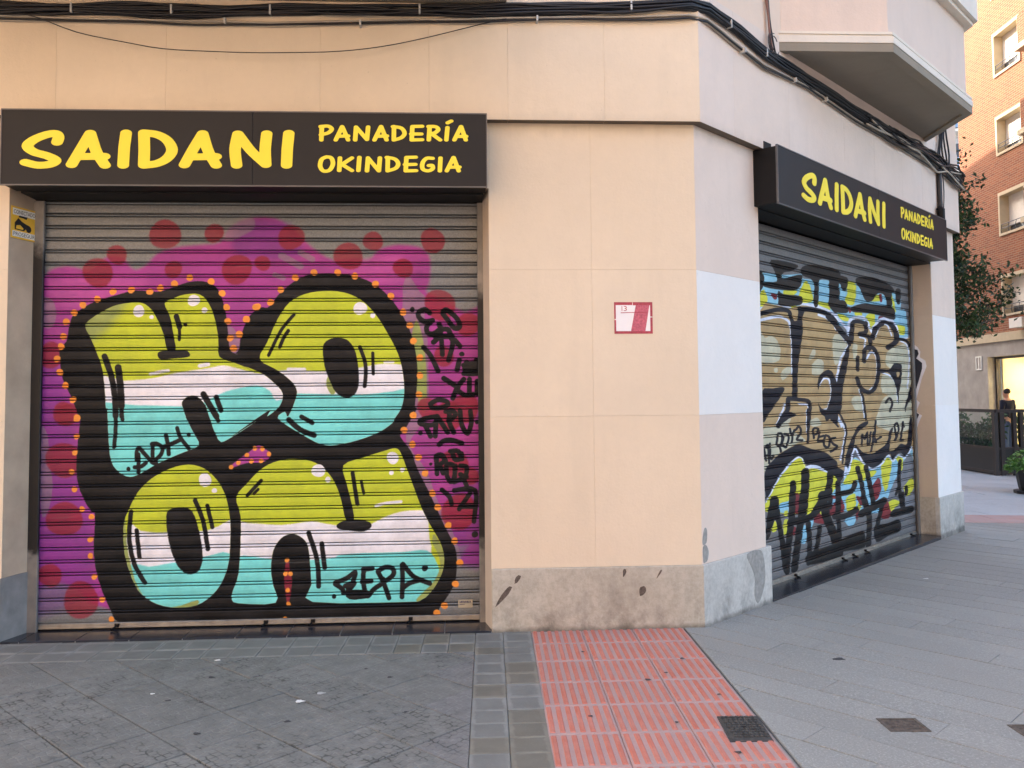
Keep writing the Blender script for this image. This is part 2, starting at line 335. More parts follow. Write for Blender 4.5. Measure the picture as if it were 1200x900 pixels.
# paint outlines (kind, colour, edge softness, width or smoothing, points) in millimetres on each shutter; letter strokes on the sign
GRAF_A=[('P',0,34,1,[(-4636,2364),(-4522,2424),(-4466,2477),(-4351,2501),(-4212,2477),(-4132,2537),(-4063,2573),(-3975,2555),(-3934,2501),(-3887,2477),(-3818,2513),(-3743,2591),(-3626,2633),(-3468,2651),(-3315,2670),(-3257,2767),(-3127,2840),(-2938,2840),(-2800,2756),(-2729,2683),(-2651,2616),(-2526,2544),(-2382,2556),(-2280,2544),(-2214,2617),(-2124,2647),(-2039,2654),(-1901,2629),(-1846,2544),(-1853,2385),(-1872,2318),(-1751,2257),(-1600,2172),(-1328,2116),(-1342,435),(-1522,397),(-1653,423),(-1700,530),(-3051,89),(-4044,146),(-4256,288),(-4427,349),(-4598,421)]),('P',9,110,1,[(-4683,1862),(-4397,1861),(-4273,1273),(-4147,574),(-4198,229),(-4650,239)]),('P',9,60,1,[(-3186,2803),(-2830,2804),(-2770,2574),(-3185,2573)]),('P',9,60,1,[(-1697,1005),(-1457,1001),(-1462,407),(-1700,471)]),('P',10,50,1,[(-2472,2513),(-2052,2574),(-1992,2391),(-2352,2392)]),('P',10,60,1,[(-4464,2394),(-3828,2423),(-3942,2274),(-4346,2215)]),('S',7,14,(65,67),[(-3257,2742),(-3139,2803)]),('S',7,10,(24,24),[(-2889,2574),(-2758,2501)]),('S',7,8,(21,21),[(-2758,2598),(-2675,2550)]),('S',7,6,(18,18),[(-2936,2441),(-2876,2416)]),('P',7,6,1,[(-2040,2361),(-1920,2318),(-1872,2258),(-1890,2179),(-1867,1967),(-1863,1485),(-1923,1365),(-1995,1235),(-1876,1055),(-1806,857),(-1699,636),(-1641,440),(-1700,412),(-1996,1009)]),('P',7,9,1,[(-4531,2275),(-4450,2263),(-4425,2156),(-4458,2074),(-4528,2097)]),('P',7,6,1,[(-4514,1363),(-4468,1333),(-4453,1158),(-4427,984),(-4458,810),(-4504,823)]),('P',8,9,1,[(-1945,2118),(-1897,1967),(-1874,1725),(-1881,1485),(-1923,1497),(-1958,1726),(-1981,1967)]),('P',7,5,1,[(-3275,2063),(-3216,2063),(-3168,1961),(-3150,1865),(-3238,1854)]),('D',1,12,(105,108),[(-3694,2725)]),('D',1,12,(66,68),[(-3358,2734)]),('D',1,12,(67,69),[(-4021,2582)]),('D',1,12,(101,104),[(-4150,2456)]),('D',1,12,(59,61),[(-3635,2478)]),('D',1,12,(103,104),[(-3199,2478)]),('D',1,12,(89,91),[(-2822,2706)]),('D',1,12,(99,100),[(-2423,2573)]),('D',1,12,(69,70),[(-2250,2680)]),('D',1,12,(88,88),[(-1828,2684)]),('D',1,12,(53,54),[(-3021,2522)]),('D',1,12,(69,70),[(-2038,2487)]),('D',1,12,(109,109),[(-1778,2226)]),('D',1,12,(84,84),[(-1578,2085)]),('D',1,12,(70,70),[(-1753,1858)]),('D',1,12,(86,88),[(-4459,1882)]),('D',1,12,(76,78),[(-4336,1474)]),('D',1,12,(74,77),[(-4364,1480)]),('D',1,12,(117,120),[(-4358,1162)]),('D',1,12,(117,119),[(-4346,761)]),('D',1,12,(77,79),[(-4436,381)]),('D',1,12,(119,121),[(-4227,210)]),('D',1,12,(102,101),[(-1608,1491)]),('D',1,12,(73,73),[(-1868,1494)]),('D',1,12,(103,103),[(-1724,1437)]),('D',1,12,(103,102),[(-1689,1101)]),('D',1,12,(60,59),[(-1568,1016)]),('D',1,12,(123,122),[(-1653,767)]),('P',3,4,1,[(-4341,2061),(-4353,1976),(-4394,1938),(-4396,1874),(-4374,1720),(-4310,1584),(-4258,1448),(-4251,1434),(-4261,1325),(-4273,1143),(-4258,998),(-4211,880),(-4166,807),(-4142,779),(-4146,527),(-4114,348),(-4041,167),(-3960,47),(-3702,31),(-3224,31),(-2683,26),(-2136,17),(-1857,32),(-1783,118),(-1689,262),(-1670,390),(-1681,519),(-1761,686),(-1853,890),(-1945,1077),(-1982,1188),(-2060,1297),(-2037,1334),(-1948,1485),(-1958,1512),(-1942,1668),(-1941,1807),(-1967,1964),(-2018,2104),(-2108,2248),(-2212,2353),(-2333,2417),(-2489,2448),(-2678,2445),(-2798,2394),(-2901,2307),(-2948,2246),(-2985,2208),(-3037,2208),(-3113,2143),(-3163,2022),(-3179,1918),(-3204,1887),(-3187,1884),(-3239,1910),(-3255,2022),(-3274,2178),(-3309,2299),(-3355,2365),(-3437,2395),(-3538,2386),(-3639,2352),(-3740,2321),(-3891,2331),(-4025,2297),(-4142,2263),(-4224,2223),(-4307,2164),(-4332,2104)]),('P',0,4,1,[(-3232,1106),(-3160,1166),(-3106,1202),(-3044,1249),(-2997,1222),(-2953,1189),(-3000,1134),(-3123,1125),(-3196,1102),(-3232,1090)]),('P',1,4,1,[(-2851,440),(-2829,449),(-2822,376),(-2807,321),(-2814,231),(-2832,141),(-2850,214),(-2861,322)]),('C',0,0,1,[(-4230,2086),(-4190,2134),(-4107,2189),(-4007,2232),(-3873,2248),(-3802,2219),(-3748,2145),(-3696,2024),(-3668,1912),(-3614,1917),(-3630,2024),(-3654,2144),(-3692,2239),(-3638,2274),(-3554,2303),(-3453,2303),(-3389,2239),(-3346,2126),(-3321,1988),(-3313,1867),(-3211,1824),(-3127,1789),(-3062,1749),(-3136,1797),(-3017,1745),(-2931,1675),(-2877,1606),(-2897,1520),(-2981,1449),(-2971,1491),(-3234,1304),(-3060,1413),(-3244,1295),(-3317,1292),(-3395,1499),(-3408,1534),(-3463,1589),(-3521,1593),(-3566,1552),(-3554,1492),(-3537,1449),(-3539,1445),(-3483,1334),(-3450,1252),(-3572,1198),(-3715,1136),(-3840,1065),(-3911,1042),(-3983,1072),(-4038,1149),(-4058,1286),(-4070,1505),(-4080,1514),(-4090,1633),(-4109,1787),(-4144,1889),(-4187,1992)]),('P',4,3,0,[(-4468,2572),(-2710,2574),(-2705,1018),(-4440,1042)]),('P',8,90,1,[(-4468,2572),(-4063,2573),(-3942,2274),(-4169,1978),(-4455,1861)]),('P',5,9,1,[(-4222,1706),(-3963,1704),(-3761,1721),(-3616,1755),(-3384,1789),(-3284,1806),(-3179,1782),(-3061,1751),(-2796,1696),(-2795,1493),(-3057,1023),(-4212,1039)]),('P',6,9,1,[(-4219,1518),(-3874,1533),(-3498,1523),(-3382,1570),(-3283,1616),(-3207,1639),(-3061,1662),(-2967,1626),(-2919,1554),(-2766,1553),(-2764,1019),(-4212,1039)]),('S',5,6,(12,12),[(-3783,1747),(-3716,1763),(-3663,1770)]),('S',5,6,(13,14),[(-3448,1803),(-3389,1813)]),('C',0,0,1,[]),('P',3,4,1,[(-3735,1887),(-3710,1907),(-3634,1912),(-3547,1912),(-3516,1889),(-3529,1865),(-3633,1855),(-3714,1849)]),('S',3,4,(20,20),[(-4094,1872),(-4047,1735),(-4023,1599),(-4013,1462)]),('S',3,4,(13,13),[(-4016,1505),(-4012,1377),(-4021,1249)]),('S',3,4,(23,24),[(-4001,1794),(-3986,1666),(-3976,1530)]),('S',3,4,(15,15),[(-3976,1530),(-3973,1459)]),('S',3,4,(13,13),[(-3975,1504),(-3967,1435)]),('S',3,4,(18,19),[(-3611,2148),(-3589,2075)]),('S',3,4,(10,10),[(-3589,2075),(-3588,1986)]),('D',3,3,(13,14),[(-3549,2092)]),('S',3,4,(20,21),[(-3421,1605),(-3374,1525),(-3330,1452)]),('S',3,4,(17,17),[(-3333,1584),(-3300,1493)]),('S',3,4,(14,15),[(-3358,1498),(-3318,1421)]),('D',5,3,(40,41),[(-3868,2186)]),('D',5,3,(41,42),[(-3493,2260)]),('D',5,3,(15,15),[(-3780,2145)]),('D',5,3,(20,21),[(-3419,2192)]),('C',0,0,1,[(-3038,1848),(-2984,1969),(-2917,2125),(-2832,2246),(-2729,2303),(-2592,2326),(-2454,2315),(-2333,2262),(-2230,2157),(-2143,2017),(-2074,1878),(-2040,1738),(-2033,1599),(-2054,1496),(-2101,1423),(-2115,1394),(-2208,1330),(-2356,1276),(-2503,1244),(-2613,1251),(-2723,1308),(-2815,1364),(-2910,1435),(-2861,1479),(-2837,1446),(-2781,1588),(-2792,1657),(-2847,1718),(-2932,1779)]),('P',4,3,0,[(-3185,2573),(-1871,2574),(-1876,1126),(-3174,1142)]),('P',5,9,1,[(-3120,1805),(-2944,1768),(-2796,1773),(-2589,1760),(-2352,1783),(-2173,1811),(-1993,1798),(-1874,1797),(-1877,1007),(-3115,1024)]),('P',6,8,1,[(-3060,1603),(-2796,1606),(-2589,1599),(-2292,1596),(-2114,1613),(-1874,1605),(-1877,1007),(-3057,1023)]),('P',8,5,1,[(-2554,1730),(-2512,1622),(-2542,1598),(-2577,1670)]),('S',5,6,(12,12),[(-2838,1775),(-2727,1774)]),('S',5,5,(9,9),[(-2169,1822),(-2109,1822)]),('C',0,0,1,[]),('P',3,4,1,[(-2600,1907),(-2588,1958),(-2540,1989),(-2480,1994),(-2419,1970),(-2371,1888),(-2350,1740),(-2357,1636),(-2398,1582),(-2453,1575),(-2513,1617),(-2556,1707),(-2587,1794)]),('S',3,4,(11,11),[(-2801,2159),(-2891,2047),(-2975,1874)]),('S',3,4,(12,12),[(-2840,2046),(-2868,2003),(-2899,1931)]),('S',3,4,(13,13),[(-2342,1928),(-2307,1827),(-2301,1740),(-2309,1653)]),('S',3,4,(11,11),[(-2252,1885),(-2249,1740)]),('D',5,3,(47,47),[(-2340,2201)]),('D',5,3,(19,19),[(-2252,2152)]),('S',3,4,(18,18),[(-2834,1423),(-2756,1354),(-2659,1313)]),('S',3,4,(15,15),[(-2746,1443),(-2672,1400)]),('C',0,0,1,[(-3950,650),(-3946,740),(-3912,830),(-3856,938),(-3768,1027),(-3643,1095),(-3517,1121),(-3409,1092),(-3318,1007),(-3263,902),(-3234,765),(-3228,619),(-3241,438),(-3294,295),(-3383,198),(-3489,152),(-3632,151),(-3757,193),(-3847,270),(-3906,397),(-3940,524)]),('P',4,3,0,[(-3985,1211),(-3175,1201),(-3166,92),(-3969,110)]),('P',5,8,1,[(-3920,686),(-3834,673),(-3719,659),(-3547,668),(-3402,665),(-3316,693),(-3200,691),(-3195,92),(-3912,108)]),('P',6,9,1,[(-3917,431),(-3774,428),(-3631,449),(-3487,463),(-3198,499),(-3195,92),(-3912,108)]),('P',8,7,1,[(-3945,802),(-3924,570),(-3870,338),(-3811,221),(-3857,211),(-3928,396),(-3960,628)]),('P',8,7,1,[(-3828,204),(-3627,148),(-3444,196),(-3484,133),(-3684,126)]),('C',0,0,1,[]),('P',3,4,1,[(-3663,772),(-3640,815),(-3550,828),(-3487,796),(-3450,696),(-3422,568),(-3417,460),(-3447,388),(-3519,372),(-3582,427),(-3628,536),(-3656,663)]),('S',3,4,(15,15),[(-3470,874),(-3414,731),(-3380,541)]),('S',3,4,(14,14),[(-3387,836),(-3351,690)]),('S',3,4,(15,15),[(-3901,803),(-3911,631),(-3876,451),(-3803,320)]),('S',3,4,(14,14),[(-3862,676),(-3840,493)]),('D',5,3,(45,46),[(-3404,1013)]),('D',5,3,(18,18),[(-3339,940)]),('C',0,0,1,[(-3191,892),(-3122,982),(-3014,1090),(-2887,1144),(-2759,1148),(-2649,1123),(-2558,1048),(-2502,955),(-2466,844),(-2438,725),(-2383,724),(-2401,843),(-2433,972),(-2457,1102),(-2319,1155),(-2171,1200),(-2097,1217),(-2060,1189),(-2023,1096),(-1968,947),(-1913,799),(-1858,688),(-1784,558),(-1757,447),(-1776,337),(-1841,229),(-1915,166),(-2026,152),(-2665,166),(-2674,282),(-2684,428),(-2702,556),(-2754,617),(-2821,631),(-2884,604),(-2935,523),(-2952,397),(-2937,288),(-2918,166),(-3171,168),(-3216,203),(-3207,257),(-3172,365),(-3159,582),(-3161,764)]),('P',4,3,0,[(-3234,1320),(-1636,1303),(-1643,58),(-3224,93)]),('P',5,8,1,[(-3229,691),(-3113,713),(-2880,697),(-2675,717),(-2528,692),(-2322,676),(-2174,739),(-2068,773),(-1967,783),(-1877,764),(-1860,592),(-1849,474),(-1939,64),(-3224,93)]),('P',6,7,1,[(-3227,464),(-2879,452),(-2557,457),(-2469,485),(-2293,493),(-2056,495),(-1878,504),(-1808,414),(-1796,325),(-1880,180),(-1999,7),(-3224,35)]),('P',8,7,1,[(-1906,148),(-1952,167),(-1887,230),(-1822,302),(-1785,392),(-1803,484),(-1840,559),(-1821,613),(-1748,447),(-1767,300)]),('S',5,5,(11,11),[(-2230,819),(-2153,836),(-2057,844)]),('C',0,0,1,[]),('P',3,4,1,[(-2502,689),(-2447,719),(-2355,725),(-2273,704),(-2264,672),(-2310,644),(-2374,645),(-2480,661)]),('S',3,4,(16,16),[(-2694,637),(-2648,500),(-2629,390),(-2625,272)]),('S',3,4,(16,16),[(-2604,563),(-2584,399)]),('S',3,4,(14,14),[(-2392,1046),(-2359,833)]),('S',3,4,(10,10),[(-2332,989),(-2315,906)]),('S',3,4,(12,12),[(-3021,1004),(-3115,903)]),('S',3,4,(10,10),[(-3041,944),(-3071,914)]),('D',5,3,(46,46),[(-2629,1067)]),('D',5,3,(20,20),[(-2563,1004)]),('D',5,3,(42,43),[(-2114,1149)]),('D',5,3,(17,17),[(-2047,1065)]),('D',5,3,(17,17),[(-2123,1047)]),('D',2,4,(24,24),[(-3522,2421)]),('D',2,4,(24,24),[(-3626,2378)]),('D',2,4,(24,24),[(-3723,2348)]),('D',2,4,(24,24),[(-3794,2322)]),('D',2,4,(24,24),[(-3920,2335)]),('D',2,4,(24,24),[(-4044,2323)]),('D',2,4,(23,24),[(-4150,2270)]),('D',2,4,(23,24),[(-4246,2230)]),('D',2,4,(23,24),[(-4305,2177)]),('D',2,4,(23,24),[(-4359,2114)]),('D',2,4,(23,24),[(-4375,2012)]),('D',2,4,(23,24),[(-4388,1942)]),('D',2,4,(23,24),[(-4414,1857)]),('D',2,4,(23,24),[(-4394,1765)]),('D',2,4,(23,24),[(-4356,1673)]),('D',2,4,(23,24),[(-4303,1575)]),('D',2,4,(23,24),[(-4271,1451)]),('D',2,4,(24,24),[(-3374,2393)]),('D',2,4,(24,24),[(-3298,2310)]),('D',2,4,(24,24),[(-3267,2211)]),('D',2,4,(24,24),[(-3258,2114)]),('D',2,4,(24,24),[(-3240,1996)]),('D',2,4,(24,24),[(-3217,1924)]),('D',2,4,(24,24),[(-3179,2022)]),('D',2,4,(24,24),[(-3131,2129)]),('D',2,4,(24,24),[(-3065,2212)]),('D',2,4,(24,24),[(-3217,1924)]),('D',2,4,(24,24),[(-3177,2022)]),('D',2,4,(24,24),[(-3130,2125)]),('D',2,4,(24,24),[(-3054,2215)]),('D',2,4,(24,24),[(-2964,2246)]),('D',2,4,(24,24),[(-2894,2335)]),('D',2,4,(24,24),[(-2793,2419)]),('D',2,4,(24,24),[(-2663,2457)]),('D',2,4,(24,24),[(-2497,2457)]),('D',2,4,(24,25),[(-2377,2431)]),('D',2,4,(24,25),[(-2233,2374)]),('D',2,4,(24,25),[(-2124,2288)]),('D',2,4,(24,25),[(-2039,2174)]),('D',2,4,(24,24),[(-1992,2080)]),('D',2,4,(24,24),[(-1967,1969)]),('D',2,4,(24,24),[(-1922,1851)]),('D',2,4,(24,24),[(-1922,1725)]),('D',2,4,(24,24),[(-1928,1590)]),('D',2,4,(24,24),[(-1970,1446)]),('D',2,4,(24,24),[(-1970,1445)]),('D',2,4,(24,24),[(-2034,1343)]),('D',2,4,(24,24),[(-1976,1242)]),('D',2,4,(24,24),[(-1934,1151)]),('D',2,4,(24,24),[(-1888,1039)]),('D',2,4,(24,24),[(-1838,899)]),('D',2,4,(24,24),[(-1800,801)]),('D',2,4,(24,24),[(-1728,674)]),('D',2,4,(24,24),[(-1684,565)]),('D',2,4,(24,24),[(-1648,415)]),('D',2,4,(24,24),[(-1680,268)]),('D',2,4,(24,24),[(-1757,121)]),('D',2,4,(24,24),[(-1810,73)]),('D',2,4,(16,17),[(-3066,1227)]),('D',2,4,(16,17),[(-3015,1223)]),('D',2,4,(16,17),[(-2969,1187)]),('D',2,4,(16,17),[(-3022,1140)]),('D',2,4,(16,17),[(-3089,1139)]),('D',2,4,(16,16),[(-3178,1129)]),('D',2,4,(16,17),[(-3120,1180)]),('D',2,4,(16,17),[(-3227,1099)]),('D',2,4,(16,16),[(-2842,454)]),('D',2,4,(16,16),[(-2852,362)]),('D',2,4,(16,16),[(-2818,361)]),('D',2,4,(16,16),[(-2836,249)]),('D',2,4,(16,16),[(-2830,155)]),('D',2,4,(16,16),[(-2855,55)]),('D',2,4,(20,20),[(-4276,1439)]),('D',2,4,(20,20),[(-4274,1323)]),('D',2,4,(19,20),[(-4283,1212)]),('D',2,4,(19,20),[(-4304,1082)]),('D',2,4,(20,20),[(-4282,962)]),('D',2,4,(20,20),[(-4230,826)]),('D',2,4,(19,20),[(-4165,774)]),('D',2,4,(20,20),[(-4170,620)]),('D',2,4,(19,20),[(-4168,508)]),('D',2,4,(19,20),[(-4141,366)]),('D',2,4,(19,20),[(-4086,211)]),('D',2,4,(19,20),[(-4022,77)]),('S',3,4,(10,10),[(-4023,1563),(-4011,1485),(-4016,1348),(-4024,1244)]),('S',3,4,(13,14),[(-3855,1073),(-3857,1196),(-3869,1158),(-3867,1223),(-3851,1235),(-3825,1209),(-3767,1143),(-3735,1130)]),('S',3,4,(13,14),[(-3881,1106),(-3837,1112),(-3805,1137)]),('S',3,4,(13,14),[(-3762,1267),(-3761,1169)]),('S',3,4,(13,14),[(-3768,1264),(-3736,1267),(-3697,1240),(-3703,1195),(-3741,1156)]),('S',3,4,(14,14),[(-3673,1325),(-3659,1266),(-3652,1194)]),('S',3,4,(13,14),[(-3596,1373),(-3576,1311),(-3517,1231)]),('S',3,4,(14,14),[(-3685,1246),(-3633,1265),(-3576,1291)]),('D',3,3,(14,14),[(-3518,1325)]),('D',3,3,(14,14),[(-3923,1096)]),('S',3,4,(16,16),[(-2511,292),(-2436,321),(-2374,361),(-2388,303)]),('S',3,4,(16,16),[(-2511,285),(-2463,250),(-2456,223)]),('S',3,4,(16,16),[(-2442,270),(-2381,289),(-2422,235)]),('S',3,4,(16,16),[(-2422,256),(-2415,201),(-2360,193),(-2312,226)]),('S',3,4,(16,16),[(-2312,377),(-2319,336),(-2312,254),(-2292,199)]),('S',3,4,(16,16),[(-2319,380),(-2257,386)]),('S',3,4,(16,16),[(-2326,295),(-2264,300)]),('S',3,4,(16,16),[(-2285,198),(-2244,245),(-2202,272)]),('S',3,4,(16,16),[(-2216,368),(-2161,394),(-2113,379),(-2113,338),(-2168,298),(-2182,312)]),('S',3,4,(16,16),[(-2216,361),(-2175,278),(-2141,182)]),('S',3,4,(16,16),[(-2051,406),(-2047,330),(-2051,187)]),('S',3,4,(16,16),[(-2044,412),(-2002,357),(-1954,315),(-1858,275)]),('S',3,4,(16,16),[(-2044,248),(-1996,281),(-1927,300)]),('P',3,4,1,[(-2439,236),(-2312,240),(-2257,218),(-2285,185),(-2415,181)]),('D',3,3,(21,21),[(-1892,381)]),('D',3,3,(15,15),[(-2519,200)]),('S',3,4,(17,18),[(-1852,2168),(-1885,2192),(-1926,2175),(-1929,2142),(-1892,2108),(-1832,2114)]),('S',3,4,(17,18),[(-1832,2114),(-1872,2074),(-1866,2027),(-1826,2020),(-1786,2047)]),('S',3,4,(18,18),[(-1785,2087),(-1772,2040),(-1799,1986),(-1826,1960)]),('S',3,4,(18,18),[(-1759,2053),(-1719,2047),(-1699,1986)]),('S',3,4,(18,17),[(-1813,2000),(-1692,1999)]),('S',3,4,(17,17),[(-1769,1973),(-1763,1872)]),('S',3,4,(17,18),[(-1758,2175),(-1731,2188),(-1664,2134),(-1638,2073),(-1678,2060),(-1732,2128),(-1758,2161)]),('S',3,4,(17,17),[(-1692,1979),(-1692,1932),(-1720,1831)]),('S',3,4,(17,18),[(-1672,1972),(-1639,1932)]),('S',3,4,(17,17),[(-1896,1923),(-1847,1866),(-1794,1755)]),('S',3,4,(18,17),[(-1643,1831),(-1660,1764)]),('D',3,3,(18,17),[(-1626,1875)]),('S',3,4,(18,17),[(-1592,1817),(-1586,1743)]),('S',3,4,(18,17),[(-1613,1797),(-1519,1810)]),('S',3,4,(17,17),[(-1613,1737),(-1519,1736)]),('S',3,4,(17,17),[(-1559,1804),(-1559,1736)]),('S',3,4,(17,17),[(-1525,1830),(-1526,1756)]),('S',3,4,(17,17),[(-1754,1704),(-1660,1643)]),('D',3,3,(17,18),[(-1974,2192)]),('P',3,4,1,[(-1616,1797),(-1519,1810),(-1516,1729),(-1606,1723)]),('S',3,4,(17,17),[(-1754,1704),(-1654,1637)]),('S',3,4,(17,17),[(-1613,1697),(-1660,1637),(-1691,1563)]),('S',3,4,(17,17),[(-1647,1610),(-1601,1583),(-1547,1589)]),('S',3,4,(17,17),[(-1573,1696),(-1574,1589)]),('S',3,4,(17,17),[(-1519,1682),(-1520,1595)]),('S',3,4,(17,17),[(-1848,1525),(-1801,1551),(-1741,1544),(-1728,1517),(-1775,1497),(-1835,1498),(-1848,1525)]),('S',3,4,(17,17),[(-1842,1431),(-1915,1412),(-1915,1385),(-1829,1378),(-1802,1431),(-1842,1431)]),('S',3,4,(17,17),[(-1882,1365),(-1849,1298)]),('S',3,4,(17,17),[(-1808,1431),(-1816,1298)]),('S',3,4,(17,17),[(-1802,1437),(-1762,1377),(-1729,1324)]),('S',3,4,(17,17),[(-1741,1470),(-1695,1476),(-1675,1443),(-1722,1403)]),('S',3,4,(17,17),[(-1715,1457),(-1715,1390),(-1686,1323)]),('S',3,4,(17,17),[(-1641,1476),(-1629,1376),(-1589,1315),(-1562,1388),(-1568,1469)]),('S',3,4,(17,17),[(-1789,1238),(-1756,1264),(-1703,1270),(-1629,1246)]),('S',3,4,(16,17),[(-1810,1125),(-1810,1158),(-1770,1165),(-1743,1124)]),('S',3,4,(17,17),[(-1710,1190),(-1656,1190),(-1630,1136)]),('D',3,3,(16,16),[(-1920,1321)]),('D',3,3,(16,16),[(-1521,1395)]),('S',3,4,(16,16),[(-1805,1034),(-1805,1150),(-1770,1159),(-1753,1124),(-1788,1098)]),('S',3,4,(16,16),[(-1788,1098),(-1762,1038)]),('S',3,4,(16,16),[(-1736,1037),(-1736,1098),(-1684,1088),(-1684,1011),(-1711,977),(-1736,1020)]),('S',3,4,(16,16),[(-1692,1166),(-1675,1131),(-1632,1140),(-1632,1174)]),('S',3,4,(16,16),[(-1675,1088),(-1685,976)]),('S',3,4,(16,16),[(-1641,1088),(-1597,1079),(-1606,1018),(-1641,1028)]),('S',3,4,(16,16),[(-1685,976),(-1598,1010)]),('S',3,4,(16,16),[(-1771,922),(-1720,874),(-1703,822)]),('S',3,4,(16,16),[(-1685,916),(-1538,914),(-1548,699)]),('S',3,4,(16,16),[(-1573,897),(-1651,787)]),('S',3,4,(16,16),[(-1642,804),(-1547,802)]),('S',3,4,(16,16),[(-1624,1010),(-1598,949)]),('D',3,3,(11,11),[(-1848,1103)]),('D',3,3,(22,22),[(-1542,609)])]
